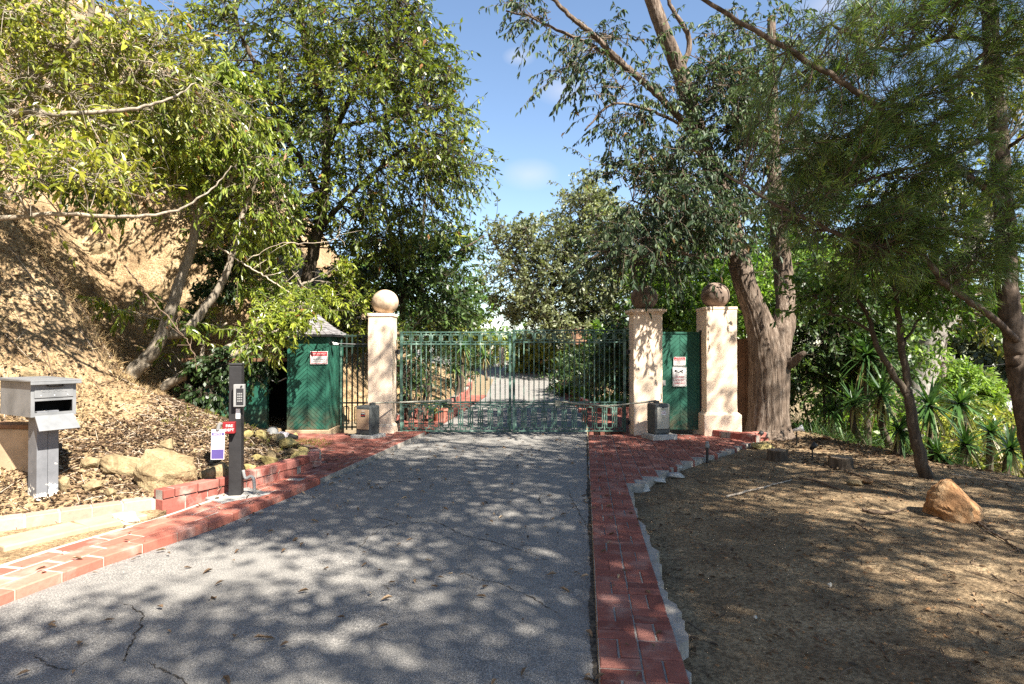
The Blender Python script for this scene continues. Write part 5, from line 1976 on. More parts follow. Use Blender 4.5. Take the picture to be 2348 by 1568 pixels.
shrub('leafy_shrub', 'bright green shrub between the second and third pillars above the green door', [PB(1560, 690, 14, 75, 70, .9, 330), PB(1640, 700, 14.5, 60, 60, .8, 200), PB(1530, 620, 14.5, 70, 50, .8, 170), PB(1560, 740, 13.6, 60, 40, .7, 110)], 'leaf_bright', 41, .13, lw=.42, twigL=.42, csd=.35, tint=(.55, .28), topbright=.2)
shrub('leafy_shrub', 'sunny green shrub mass between the third pillar and the thick trunk', [PB(1720, 720, 13.5, 60, 60, .8, 190), PB(1700, 650, 14, 60, 60, .8, 150)], 'leaf_bright', 42, .12, lw=.4, twigL=.42, csd=.35, tint=(.6, .25))
shrub('leafy_shrub', 'large dark glossy shrub right of the thick trunk', [PB(1880, 790, 12.2, 80, 70, .8, 280), PB(1970, 740, 12.0, 80, 60, .8, 240), PB(1900, 700, 12.4, 80, 60, .8, 190), PB(1990, 840, 11.8, 70, 50, .7, 170), PB(1860, 870, 12, 50, 50, .6, 100)], 'leaf_dark', 43, .115, lw=.42, twigL=.42, csd=.35, tint=(.5, .28), base=(6.2, 12, -.9))
shrub('leafy_shrub', 'tall sunlit green shrub wall above the yuccas and behind the forked tree', [PB(1880, 620, 14.5, 90, 70, 1.0, 260), PB(2000, 640, 14.5, 90, 70, 1.0, 240), PB(2060, 760, 14, 60, 70, .9, 130), PB(1900, 900, 14, 90, 50, .8, 130), PB(1990, 930, 13.5, 90, 45, .8, 130)], 'leaf_bright', 44, .13, lw=.42, twigL=.5, csd=.4, tint=(.6, .25), base=(7.6, 14.4, -2.4))
shrub('leafy_shrub', 'round lime-green shrub beside the far utility pole', [PB(2215, 890, 22, 42, 44, 1.0, 200), PB(2190, 860, 22, 26, 30, .8, 80), PB(2240, 920, 21.6, 30, 30, .8, 90)], 'leaf_bright', 45, .19, lw=.4, twigL=.5, csd=.4, tint=(.85, .2), base=(16, 22, -6))
shrub('leafy_shrub', 'straggly pale shrub along the lower slope at the right edge', [PB(2250, 980, 13, 70, 34, .7, 120), PB(2330, 1000, 12.5, 60, 40, .7, 110), PB(2180, 960, 13.5, 50, 34, .7, 80), PB(2290, 1050, 11.5, 80, 30, .6, 110), PB(2120, 1010, 12.5, 80, 40, .7, 110)], 'leaf_yellow', 46, .12, lw=.42, twigL=.4, csd=.35, tint=(.6, .22), base=(10.2, 12.5, -3.2))
shrub('leafy_shrub', 'lime shrub showing through between the yuccas behind the white spotlight', [PB(1900, 990, 12.5, 60, 26, .5, 90), PB(1980, 1000, 12.0, 60, 26, .5, 90), PB(2050, 1020, 11.4, 60, 26, .5, 90)], 'leaf_bright', 47, .12, lw=.42, twigL=.35, csd=.3, tint=(.8, .2), base=(7.2, 12, -1.6))
# inside the gate
shrub('leafy_shrub', 'dark green clipped shrub beside the drive behind the left gate leaf', [PB(1060, 835, 19, 22, 26, .5, 90), PB(1035, 815, 19.5, 28, 30, .6, 110)], 'leaf_dark', 48, .12, twigL=.3, csd=.3)
shrub('leafy_shrub', 'sunny yellow-green hedge bend at the far end of the drive', [PB(1085, 800, 30, 34, 26, 1.0, 170), PB(1130, 800, 33, 20, 24, 1.0, 100), PB(1045, 770, 30, 40, 24, 1.0, 150)], 'leaf_yellow', 49, .2, twigL=.45, csd=.45, tint=(.55, .2))
shrub('leafy_shrub', 'dark hedge block at the far end of the drive, left of the gate centre posts', [PB(1142, 815, 36, 16, 24, .8, 110), PB(1160, 800, 37, 14, 24, .8, 80)], 'leaf_bright', 50, .22, twigL=.45, csd=.45, tint=(.35, .2))
shrub('leafy_shrub', 'bushy green shrub on the right of the drive behind the gate centre', [PB(1205, 830, 28, 26, 34, 1.0, 180), PB(1240, 820, 27, 30, 34, 1.0, 170), PB(1215, 780, 28, 34, 28, 1.0, 150), PB(1275, 800, 26, 34, 40, 1.0, 160)], 'leaf_mid', 51, .19, twigL=.45, csd=.45, tint=(.6, .25))
shrub('leafy_shrub', 'dark rounded shrub under the oak behind the right gate leaf', [PB(1330, 850, 19, 45, 38, .9, 230), PB(1370, 820, 19.5, 50, 44, .9, 230), PB(1300, 870, 18.5, 30, 26, .7, 90)], 'leaf_dark', 52, .14, twigL=.4, csd=.4)
shrub('leafy_shrub', 'deep shaded shrub thicket behind the hinge side of the right gate leaf', [PB(1410, 830, 16, 45, 60, .9, 260), PB(1450, 880, 15.5, 40, 50, .7, 170), PB(1430, 780, 16, 50, 40, .8, 150)], 'leaf_dark', 53, .13, twigL=.4, csd=.38)
for i_, (b_, lb_) in enumerate(((PB(1395, 915, 15, 32, 14, .4, 60), 'low bright plant by the brick kerb, largest of the row inside the right gate leaf'), (PB(1345, 905, 16, 26, 12, .4, 46), 'low bright plant in the middle of the kerb row inside the right gate leaf'),
                              (PB(1300, 885, 18, 22, 14, .4, 40), 'low plant farthest along the inner kerb near the dark rounded shrub'), (PB(1440, 925, 14.2, 26, 12, .3, 40), 'low plant nearest the pillar seen through the right gate leaf'))):
    shrub('garden_plant', lb_, [b_], 'leaf_bright', 540 + i_, .09, cat='plant', twigL=.2, csd=.2, tint=(.7, .25), stems=3)
shrub('leafy_shrub', 'white-flecked light shrub mid-garden behind the right gate leaf', [PB(1355, 870, 17, 24, 24, .5, 80)], 'leaf_oak', 55, .10, twigL=.3, csd=.3, tint=(.9, .2))
shrub('leafy_shrub', 'dry dark thicket just behind the left gate hinge', [PB(945, 850, 12.6, 26, 60, .4, 120), PB(960, 790, 13, 30, 34, .4, 70)], 'leaf_dark', 56, .10, twigL=.4, csd=.3, bare=.45, base=(-1.95, 12.6, .1))
shrub('leafy_shrub', 'green shrub bank rising behind the iron side panel', [PB(800, 690, 13.5, 60, 34, .6, 110), PB(860, 760, 14.5, 60, 34, .6, 90), PB(980, 770, 17, 50, 28, .8, 120), PB(1050, 740, 20, 50, 30, .9, 130)], 'leaf_mid', 57, .13, twigL=.4, csd=.35, tint=(.55, .22))
shrub('hanging_ivy', 'dark ivy curtain spilling over the roof and wall of the low shed', [(np.array([-4.85, 10.95, 1.30]), (.62, .16, .20), 170), (np.array([-4.55, 10.88, 1.05]), (.2, .07, .30), 50), (np.array([-5.25, 10.88, .85]), (.28, .07, .38), 110), (np.array([-4.3, 11.1, 1.45]), (.4, .25, .12), 50)], 'leaf_dark', 58, .085, cat='ivy', lw=.55, twigL=.22, csd=.18, leafdroop=.9, droop=.6, tint=(.25, .25), base=(-5.0, 11.0, 1.25))
shrub('hanging_ivy', 'dark green ivy climbing the bank between the two leaning trunks', [PB(505, 630, YA + 1.1, 36, 50, .3, 90), PB(480, 700, YA + .9, 26, 30, .3, 40)], 'leaf_dark', 59, .10, cat='ivy', lw=.5, twigL=.25, csd=.2, leafdroop=.8, tint=(.3, .22))


# ---- yuccas
def yucca(label, px, py, Y, R_, n, seed, base_drop=.0, tint=.5, name='yucca'):
    rg = np.random.default_rng(seed)
    c = P(px, py, Y)
    zb = gz(c[0], c[1])
    t = thing(name, label, 'yucca', (c[0], c[1], zb), 'spiky yuccas along the right slope' if name == 'yucca' and px > 1500 else None)
    tm = MB()
    p = catmull([(c[0] + rg.normal(0, .08), c[1], zb - .05), ((c[0]) + rg.normal(0, .04), c[1], (zb + c[2]) / 2), tuple(c)], 12)
    tube(tm, p, np.linspace(.06, .045, 12), 9, .5, 0, .1)
    tm.build('trunk', 'bark_dark', t, smooth=True)

    def blades(th, el, L, bend, tn):
        d0 = np.stack([np.cos(th) * np.cos(el), np.sin(th) * np.cos(el), np.sin(el)], -1)
        s = np.stack([-np.sin(th), np.cos(th), 0 * th], -1)
        st = np.array([0, .3, .65, 1.0])
        wd = np.array([.018, .021, .015, .0008])
        pos = c + d0[:, None] * (L[:, None] * st)[..., None] - np.array([0, 0, 1.0]) * (bend[:, None] * L[:, None] * st ** 2.2)[..., None]
        a = pos + s[:, None] * wd[None, :, None]
        b = pos - s[:, None] * wd[None, :, None]
        V = np.stack([a, b], 2).reshape(-1, 3)
        n = len(th)
        i = (np.arange(n) * 8)[:, None, None] + (np.arange(3) * 2)[None, :, None]
        q = (i + np.array([0, 1, 3, 2])[None, None]).reshape(-1, 4)
        return V, q, np.repeat(tn, 8)
    cm = MB()
    tint = tint + rg.uniform(-.3, .1) if tint == .5 else tint
    lean = rg.uniform(0, 2 * PI)
    th_ = rg.uniform(0, 2 * PI, n)
    el_ = np.arcsin(rg.uniform(-.45, 1, n)) + .35 * rg.random() * np.cos(th_ - lean)
    V, q, tn = blades(th_, el_, R_ * rg.uniform(.55, 1.2, n), rg.uniform(0, .5, n), np.clip(rg.normal(tint, .2, n), 0, .92))
    cm.add(V, [q], tn)
    cm.build('crown', 'yucca', t)
    dm = MB()
    k2 = n // 4
    V, q, tn = blades(rg.uniform(0, 2 * PI, k2), rg.uniform(-1.35, -.6, k2), R_ * rg.uniform(.5, .9, k2), rg.uniform(.2, .5, k2), rg.uniform(.94, 1, k2))
    dm.add(V, [q], tn)
    dm.build('dead_skirt', 'yucca', t)
    return t


for i, (px, py, Y, r_, n, lb) in enumerate([
        (1988, 812, 11.2, .72, 110, 'tallest yucca, its head of blades hanging high behind the forked tree'),
        (1958, 925, 10.3, .50, 90, 'dark spiky yucca nearest the white spotlight'),
        (2022, 905, 9.8, .62, 100, 'broad starburst yucca just left of the forked tree trunk'),
        (2062, 985, 9.0, .46, 80, 'yucca hugging the lower trunk of the forked tree'),
        (2130, 930, 9.0, .60, 90, 'upright yucca at the base of the leaning grey trunk'),
        (2200, 925, 9.4, .58, 100, 'full round yucca between the grey trunk and the utility pole'),
        (2148, 1040, 8.7, .40, 80, 'low yucca just right of the forked tree foot'),
        (2215, 1020, 8.8, .42, 70, 'low sparse yucca at the dirt edge below the lime shrub'),
        (2315, 1030, 8.6, .45, 80, 'yucca at the right edge of the picture'),
        (1905, 945, 11.6, .5, 70, 'shaded yucca just behind the thick trunk'),
        (2270, 990, 10.0, .46, 70, 'yucca low on the slope in front of the transformer pole')]):
    yucca(lb, px, py, Y, r_, n, 200 + i)
yucca('tall spiky plant on the dry slope behind the left gate leaf', 1060, 795, 17.5, .62, 80, 230, name='dragon_tree')
yucca('small spiky plant with bright rosette on the dry slope inside the gate', 1043, 845, 16.5, .34, 50, 231, tint=.85, name='dragon_tree')
yucca('spiky plant poking up beside the hedge at the far bend', 1110, 815, 24, .6, 70, 232, tint=.75, name='dragon_tree')

# ---- distant masses
def woods(name, label, blobs, leafm, seed, leaf, **kw):
    rg = np.random.default_rng(seed)
    cm, bm = MB(), MB()
    crown(cm, bm, blobs, rg, leaf, None, **kw)
    o = cm.build(name, leafm)
    o['label'] = label
    o['category'] = 'woods'
    return struct(o, 'stuff')


woods('distant_woods', 'hazy far woods across the valley at the right', [PB(2200, 760, 60, 90, 60, 4, 300), PB(2330, 800, 55, 90, 90, 4, 380), PB(2300, 920, 50, 90, 50, 4, 300), PB(2200, 860, 65, 120, 60, 4, 260), PB(2040, 800, 60, 120, 80, 4, 260), PB(1850, 780, 60, 150, 90, 4, 320), PB(2420, 860, 50, 90, 90, 4, 200)], 'leaf_oak', 61, .6, kite=True, twigL=1.4, csd=1.3, br=(.08, .03), tw=(.02, .01), lw=.6, tint=(.25, .2))
woods('background_woods', 'green woods behind the garden beyond the gate', [PB(1560, 700, 24, 130, 110, 2.5, 420), PB(1760, 640, 24, 150, 120, 2.5, 420), PB(1480, 790, 22, 90, 60, 1.6, 240), PB(1000, 720, 34, 90, 50, 2.5, 260), PB(900, 620, 32, 120, 80, 2.5, 260), PB(1900, 480, 24, 120, 150, 2.5, 260), PB(1070, 690, 38, 50, 70, 2, 160), PB(1220, 760, 44, 60, 36, 2, 130), PB(1110, 775, 48, 60, 14, 2, 90)], 'leaf_bright', 62, .26, kite=True, twigL=.7, csd=.6, br=(.04, .015), tw=(.01, .005), lw=.5, tint=(.3, .25))
# bare bank behind the hillside crowns
woods('hilltop_brush', 'dry yellow-green brush along the top of the sandy bank', [PB(60, 110, 9.6, 130, 70, .7, 120), PB(150, 250, 9.2, 120, 60, .6, 90), PB(300, 330, 10.5, 110, 60, .7, 90), PB(480, 330, 12.5, 120, 60, .8, 190), PB(620, 480, 13.0, 110, 80, .8, 120), PB(330, 200, 11.5, 140, 60, .8, 130), PB(200, 330, 9.6, 100, 60, .5, 60), PB(560, 200, 14, 130, 60, .8, 90)], 'leaf_yellow', 63, .12, kite=True, twigL=.5, csd=.4, tint=(.5, .2), bare=.3)

# ---- trees behind and to the right of the viewpoint that throw the dappled shade
def shade_tree(label, trunk_pts, accept, n, seed, zlo, zhi, xr, yr, leaf=.15, per=15, patch=.35):
    rg = np.random.default_rng(seed)
    t = thing('shade_tree', label, 'tree', trunk_pts[0], 'tall trees that shade the drive')
    tm = MB()
    p = catmull(trunk_pts, 60)
    tube(tm, p, np.linspace(.2, .035, 60), 14, .5, 0, .08)
    gx = rg.uniform(*xr, n * 3)
    gy = rg.uniform(*yr, n * 3)
    k = accept(gx, gy) & (patch * fbm(gx, gy, 2.3, 2) + rg.random(n * 3) > .3)
    gx, gy = gx[k][:n], gy[k][:n]
    z = rg.uniform(zlo, zhi, len(gx))
    h = z / math.tan(SUN_EL)
    c = np.stack([gx + math.sin(SUN_AZ) * h, gy + math.cos(SUN_AZ) * h, z], -1)
    anc = p[25:]
    D = np.linalg.norm(c[:, None] - anc[None], axis=2)
    a = anc[D.argmin(1)]
    hub = []
    lim = rg.choice(len(c), min(26, len(c)), replace=False)
    for i in lim:
        q = catmull([a[i], (a[i] + c[i]) / 2 + rg.normal(0, .3, 3), c[i]], 16)
        tube(tm, q, np.linspace(.022, .008, 16), 6)
        hub.append(q[4:])
    tm.build('trunk', 'bark_dark', t, smooth=True)
    cm, bm = MB(), MB()
    anc = np.concatenate(hub)
    D = np.linalg.norm(c[:, None] - anc[None], axis=2)
    a = anc[D.argmin(1)]
    twigtubes(bm, a, (a + c) / 2 + rg.normal(0, .1, c.shape), c, .005, .003, 3, 4)
    m = per
    pp = (c[:, None] + rg.normal(0, .2, (len(c), m, 3)) * rg.uniform(.6, 1.5, (len(c), 1, 1))).reshape(-1, 3)
    leaves(cm, pp, rdir(rg, len(pp)) + [0, 0, -.3], rdir(rg, len(pp)), leaf * rg.uniform(.7, 1.2, len(pp)), leaf * .42, rg.uniform(.2, .8, len(pp)))
    bm.build('branches', 'bark_dark', t, smooth=True)
    cm.build('crown', 'leaf_mid', t)


def acc_road(gx, gy):
    lit = ((gx + 2.7) / 1.6) ** 2 + ((gy - 4.35) / .8) ** 2 < 1
    lit |= (gx < -2.6) & (gy < 8)
    return ~lit


shade_tree('tall shade tree standing behind the viewpoint over the drive', [(6.4, -4.2, -.3), (6.3, -4.0, 3), (5.6, -3.2, 6), (5.4, -3.0, 7.4)], acc_road, 1150, 71, 6.5, 9.5, (-3.4, 2.2), (1.8, 8.6), .14, 22)
shade_tree('tall shade tree standing right of the viewpoint over the yard', [(9.5, -1.0, -.6), (9.4, -.9, 3), (8.8, -.8, 6), (8.6, -.6, 7.5)], lambda x, y: x > 1.0, 900, 72, 5.5, 9, (1.0, 6.6), (1.6, 9.0), .14, 20, 1.0)
shade_tree('tall shade tree right of the drive throwing dapples on the gate and hut', [(8.5, 2.2, -.8), (8.3, 2.3, 3.5), (7.0, 2.8, 7), (4.5, 3.4, 9.5)], lambda x, y: (x > -5 + (y - 9) * 0.1), 300, 73, 8.0, 10.5, (-4.2, 4.2), (8.4, 12.0), .14, 18)


# ------------------------------------------------------------------ rocks
def rock(label, px, py, wpx, hpx, mat='sandstone', seed=1, name='rock', group=None, dep=.8, sink=.12, flat=0.0, npt=16, cat='rock', hull=None):
    rg = np.random.default_rng(seed)
    p = G(px, py)
    sc = p[1] / FD
    rx, rz, ry = wpx * sc / 2, hpx * sc, wpx * sc / 2 * dep
    bm = bmesh.new()
    d = rdir(rg, npt) * rg.uniform(.82, 1.0, (npt, 1))
    if hull:
        d = np.array(hull, float)
    for q in d:
        bm.verts.new(q)
    r = bmesh.ops.convex_hull(bm, input=bm.verts)
    bmesh.ops.delete(bm, geom=[g for g in bm.verts if not g.link_faces], context='VERTS')
    bmesh.ops.bevel(bm, geom=bm.edges[:], offset=.09, segments=2, affect='EDGES', profile=.6)
    bmesh.ops.triangulate(bm, faces=bm.faces[:])
    for _ in range(2 if wpx > 60 else 1):
        bmesh.ops.subdivide_edges(bm, edges=[e for e in bm.edges if e.calc_length() > .12], cuts=1, use_grid_fill=True)
    bmesh.ops.triangulate(bm, faces=bm.faces[:])
    v = np.array([q.co[:] for q in bm.verts])
    f = np.array([[q.index for q in fc.verts] for fc in bm.faces]) if [q.ensure_lookup_table() for q in (bm.verts, bm.faces)] and not bm.verts.index_update() else None
    bm.free()
    lo, hi = v.min(0), v.max(0)
    v = (v - (lo + hi) / 2) / ((hi - lo) / 2)
    n_ = .045 * (np.sin(5 * v[:, 0] + seed) + np.sin(6 * v[:, 2] + 3 * v[:, 1] + seed) + .6 * np.sin(11 * v[:, 1] + 7 * v[:, 0]) + .5 * np.sin(17 * v[:, 2] + 9 * v[:, 0] - seed))
    v = v * (1 + n_[:, None]) + rg.normal(0, .008, v.shape)
    hz = rz * (1 + sink) / 2
    v = v * [rx, ry, hz]
    c = p + np.array([p[0] * ry * .75 / p[1], ry * .75, 0])
    z0 = min(p[2], gz(c[0], c[1])) if flat else p[2]
    v = v + [c[0], c[1], z0 - rz * sink + hz]
    mb = MB()
    mb.add(v, [f])
    return tag(mb.build(name, mat, smooth=False), label, cat, group)


BED = 'rocks along the left rock bed'
rock('big flat-topped tan boulder, largest of the rocks left of the keypad post', 380, 1128, 128, 92, 'sandstone', 3, group=BED, dep=.7, hull=[(-1, -.5, -.5), (-1, .4, -.2), (-.95, -.6, .35), (-.75, -.2, .95), (-.5, .6, 1), (.2, .6, .75), (.85, .3, .5), (1, -.1, .05), (.8, -.7, .1), (.2, -1, -.05), (-.6, -.95, .05), (-.85, -.8, -.9), (-.3, -.95, -1), (.4, -.8, -.95), (.8, -.4, -.8), (.8, .6, -.9), (-.7, .8, -.9)])
rock('wide pale rock just left of the biggest boulder', 276, 1098, 92, 54, 'sandstone', 5, group=BED)
rock('squat tan rock touching the left side of the keypad post', 497, 1116, 70, 52, 'sandstone', 8, group=BED)
rock('small round rock between the biggest boulder and the keypad post', 445, 1098, 26, 34, 'sandstone', 9, group=BED)
rock('small pale rock at the upper left end of the rock row', 208, 1078, 40, 30, 'sandstone', 10, group=BED)
rock('pale rock sitting above the biggest boulder in the leaf litter', 382, 1034, 34, 28, 'sandstone', 11, group=BED)
rock('long narrow rock lying on top beside the keypad post', 505, 1080, 44, 22, 'sandstone', 12, group=BED)
rock('bright white rock lying on the red pavers by the sleeper', 290, 1212, 64, 30, 'white_rock', 13, group=BED, flat=1)
rock('pale rock half buried right of the mailbox post', 140, 1130, 40, 34, 'sandstone', 14, group=BED)
rock('low tan rock lower right of the mailbox, below the pale wide rock', 212, 1128, 40, 24, 'sandstone', 15, group=BED)
rock('tan rock in the litter under the wide pale rock', 250, 1140, 30, 20, 'sandstone', 16, group=BED)
rock('small tan rock on the kerb end under the biggest boulder', 362, 1150, 34, 18, 'sandstone', 17, group=BED)
rock('mossy long rock lying on top of the pile near the white floodlight', 655, 1036, 64, 30, 'moss_rock', 20, group='rocks in the pile at the kerb corner')
PILE = [(635, 1064, 58, 30, 'broad mossy rock in the middle of the kerb corner pile'), (686, 1066, 44, 34, 'mossy rock at the outer right corner of the pile'), (620, 1074, 34, 32, 'upright pale rock at the front of the pile'), (655, 1074, 30, 18, 'low rock wedged at the front of the pile'),
        (590, 1062, 40, 18, 'flat rock right of the keypad post on the pile'), (696, 1048, 30, 22, 'small rock at the far right of the pile'), (675, 1050, 30, 22, 'rock resting behind the outer corner rock'), (600, 1010, 30, 26, 'rock below the shed wall behind the pile'), (572, 1006, 26, 24, 'small rock beside the upper keypad post and shed wall'),
        (640, 1018, 34, 22, 'tan rock beneath the white floodlight'), (668, 1012, 30, 20, 'rock next to the grey floodlight can'), (570, 1092, 30, 26, 'orange rock tucked behind the keypad post foot'), (590, 1090, 24, 16, 'little rock behind the brick kerb near the keypad post')]
for i, (a, b, c_, d_, lb) in enumerate(PILE):
    rock(lb, a, b, c_, d_, 'moss_rock' if i % 3 else 'sandstone', 30 + i, group='rocks in the pile at the kerb corner')
rock('large orange and grey boulder alone on the right of the dirt yard', 2190, 1196, 122, 88, 'orange_rock', 41, name='boulder', dep=.75, hull=[(-1, -.3, -.15), (-.95, .3, .1), (-.8, -.2, .45), (-.2, 0, 1), (.05, .15, .9), (-.05, .5, .85), (1, .1, -.3), (.9, -.3, -.55), (.55, .6, .2), (.15, -.75, -.1), (.1, -.7, -.95), (-.55, -.7, -.5), (-.6, -.6, -.9), (.75, -.4, -.95), (.8, .6, -.9), (-.8, .6, -.9), (-.25, -.45, .5)])
rock('flat tan stone in the middle of the dirt yard', 1957, 1115, 40, 14, 'sandstone', 43)
rock('small stone beside the flat tan stone in the dirt', 1990, 1112, 24, 12, 'orange_rock', 44)
rock('yellowish round rock on the dirt between the brick corner and the white spotlight', 1806, 992, 34, 16, 'moss_rock', 45)
rock('small red-brown stone near the yuccas at the dirt edge', 1893, 1008, 18, 8, 'orange_rock', 46)
rock('half-buried dark stone by the third stake light', 1745, 1030, 50, 14, 'moss_rock', 47)
rock('tiny white stone in the front of the dirt yard', 1735, 1418, 16, 11, 'white_rock', 49)
rock('tiny white stone on a sunny patch in the dirt yard', 1900, 1348, 12, 12, 'white_rock', 50)
rock('rounded tan rock outcrop bulging from the sandy bank behind the leaning trunk', 345, 640, 120, 120, 'sandstone', 51, name='rock_outcrop', dep=.6, sink=.3)
rock('second sandy rock outcrop in the sunlit bank, above left', 225, 600, 80, 60, 'sandstone', 52, name='rock_outcrop', dep=.6, sink=.3)
rock('pale rock shelf in the bank above the mailbox', 40, 868, 90, 50, 'sandstone', 54, name='rock_outcrop', dep=.5, sink=.4)
# broken concrete chunks along the brick edge
for i, (a, b, c_, d_, lb) in enumerate([(1500, 1110, 52, 12, 'grey broken slab at the notch of the brick paving'), (1545, 1098, 44, 12, 'second broken slab right of the paving notch'), (1478, 1128, 30, 18, 'broken brick chunk standing at the paving notch'), (1548, 1082, 40, 14, 'rough concrete lump under the brick edge'), (1515, 1092, 38, 13, 'rubble piece on the broken paving corner')]):
    rock(lb, a, b, c_, d_, 'concrete', 60 + i, name='concrete_chunk', cat='rubble', group='broken concrete by the brick paving', npt=10, dep=.7)


# ------------------------------------------------------------------ stumps, lights, sticks
def stump(label, px, py, w_, h_, seed):
    rg = np.random.default_rng(seed)
    p = G(px, py)
    sc = p[1] / FD
    r, h = w_ * sc / 2, h_ * sc
    t = thing('tree_stump', label, 'stump', tuple(p + [0, r, 0]), 'cut stumps in the dirt yard')
    mb = MB()
    c = p + [0, r, 0]
    tube(mb, [c + [0, 0, -.05], c + [0, 0, h * .4], c + [0, 0, h * .96]], [r * 1.12, r, r * .97], 18, .5, 0, .12, False, rg)
    mb.build('stump_bark', 'bark_dark', t, smooth=True)
    mb = MB()
    tube(mb, [c + [0, 0, h * .90], c + [0, 0, h]], [r * .93, r * .93], 18)
    mb.build('cut_top', 'cut_wood', t)


stump('small pale cut stump in the dirt, nearer the brick corner', 1790, 1058, 44, 24, 1)
stump('dark larger cut stump in the dirt left of the forked tree', 1942, 1078, 52, 26, 2)


def stake_light(name, label, px, py, h_, style, seed):
    p = G(px, py)
    sc = p[1] / FD
    h = h_ * sc
    t = thing(name, label, 'garden light', tuple(p))
    mb = MB()
    tube(mb, [p + [0, 0, -.05], p + [0, 0, h * .72]], .011 if style != 'bollard' else .017, 8)
    mb.build('stake', 'black_metal', t)
    if style == 'spot':
        mb = MB()
        a = p + [0, 0, h * .80]
        d = nrm(np.array([.8, -.35, .28]))
        tube(mb, [a - d * .06, a + d * .02, a + d * .07, a + d * .105], [.022, .028, .052, .056], 16)
        tube(mb, [p + [0, 0, h * .7], a], .012, 8)
        mb.build('lamp_head', 'white', t, smooth=True)
    elif style == 'bollard':
        mb = MB()
        lathe(mb, [(.001, h * .70), (.028, h * .70), (.030, h * .86), (.020, h * .88), (.024, h * .94), (.030, h * .97), (.018, h), (.001, h)], p[0], p[1], 14)
        v = mb.v[-1]
        v[:, 2] += p[2]
        mb.build('lamp_head', 'grey_plastic', t, smooth=True)
    else:
        mb = MB()
        a = p + [0, 0, h * .78]
        d = nrm(np.array([.3, -.3, .5]))
        tube(mb, [a - d * .04, a, a + d * .07], [.02, .035, .04], 12)
        mb.build('lamp_head', 'black_metal', t, smooth=True)


stake_light('garden_spotlight', 'white bullet spotlight on a dark stake in front of the yuccas', 1826, 1022, 46, 'spot', 1)
stake_light('path_light', 'short black path light at the brick paving edge', 1621, 1062, 50, 'bollard', 2)
stake_light('garden_spotlight', 'small dark stake light among the stumps in the dirt', 1862, 1052, 34, 'dark', 3)
stake_light('garden_spotlight', 'thin dark stake beside the brick corner in the dirt', 1741, 1014, 22, 'dark', 4)
# floodlight heads lying on the rock pile
t = thing('floodlight', 'white round floodlight lying on the rocks near the shed door', 'floodlight', tuple(P(628, 992, 9.3)))
mb = MB()
c0 = P(622, 990, 9.3)
d = nrm(np.array([.5, -.8, .05]))
tube(mb, [c0 - d * .1, c0 - d * .02, c0 + d * .06, c0 + d * .08], [.03, .04, .085, .088], 18, cap=False)
mb.build('reflector_housing', 'white', t, smooth=True)
mb = MB()
tube(mb, [c0 + d * .055, c0 + d * .062], .078, 18)
mb.build('lens', 'grey_plastic', t)
t = thing('floodlight', 'second grey can light with a black snout beside the white floodlight', 'floodlight', tuple(P(655, 1000, 9.3)))
mb = MB()
c0 = P(652, 998, 9.3)
d = nrm(np.array([.9, -.25, -.1]))
tube(mb, [c0 - d * .08, c0 + d * .05], .05, 14)
mb.build('lamp_can', 'paper', t)
mb = MB()
tube(mb, [c0 + d * .09, c0 + d * .22], [.045, .03], 14)
mb.build('snout', 'black_metal', t)


def stick(label, pts, r, mat, seed, z=.015):
    rg = np.random.default_rng(seed)
    p = np.array([G(a, b) for a, b in pts]) + [0, 0, z]
    q = catmull(p, 24)
    q += rg.normal(0, .004, q.shape)
    mb = MB()
    tube(mb, q, np.linspace(r, r * .5, 24), 6, .5, 0, .1)
    for k2 in range(2):
        i = rg.integers(6, 18)
        e = q[i] + [rg.normal(0, .12), rg.normal(0, .08), abs(rg.normal(0, .03))]
        tube(mb, [q[i], (q[i] + e) / 2 + [0, 0, .01], e], [r * .5, r * .4, r * .2], 5)
    tag(mb.build('fallen_stick', mat, smooth=True), label, 'stick', 'fallen sticks on the dirt')


stick('long pale stick slanting across the dirt near the brick notch', [(1665, 1142), (1740, 1122), (1815, 1102)], .013, 'pale_twig', 1)
stick('dark forked twig standing out on a sunny patch of dirt', [(1962, 1205), (1985, 1222), (2008, 1238)], .009, 'twig', 2, .03)
stick('curved dark bark strip left of the orange boulder', [(1975, 1170), (2010, 1180), (2050, 1178), (2078, 1166)], .015, 'twig', 3)
stick('dark branch running from the forked tree toward the stumps', [(1935, 1082), (1990, 1100), (2050, 1122), (2110, 1150)], .010, 'twig', 4)
stick('thin root-like stick pile left of the flat tan stone', [(1830, 1098), (1870, 1104), (1905, 1118), (1935, 1128)], .012, 'twig', 5)
stick('dead branch trailing from behind the orange boulder to the right', [(2240, 1200), (2280, 1228), (2340, 1268)], .012, 'twig', 6)
stick('thin pale stick close to the right edge behind the boulder', [(2180, 1090), (2250, 1100), (2330, 1112)], .008, 'pale_twig', 7)

# ------------------------------------------------------------------ litter (uncountable)
def litter(name, label, n, xy, zf, size, seed, lift=.012, mat='litter', tint=(.45, .25), tilt=.45, kind='stuff'):
    rg = np.random.default_rng(seed)
    xy = xy(rg, n)
    n = len(xy)
    z = zf(xy)
    pos = np.column_stack([xy, z + rg.uniform(.2, 1.0, n) * lift])
    th = rg.uniform(0, 2 * PI, n)
    d = np.stack([np.cos(th), np.sin(th), rg.normal(0, tilt * .5, n)], -1)
    up = nrm(np.stack([rg.normal(0, tilt, n), rg.normal(0, tilt, n), np.ones(n)], -1))
    mb = MB()
    s = size * rg.uniform(.5, 1.25, n)
    leaves(mb, pos, d, up, s, s * rg.uniform(.3, .5, n), np.clip(rg.normal(tint[0], tint[1], n), 0, 1), .3, .2)
    o = mb.build(name, mat, loc=(0, 0, 0))
    o['label'] = label
    o['category'] = 'leaf litter'
    return struct(o, kind)


def hz_(xy):
    return hillz(xy[:, 0], xy[:, 1])


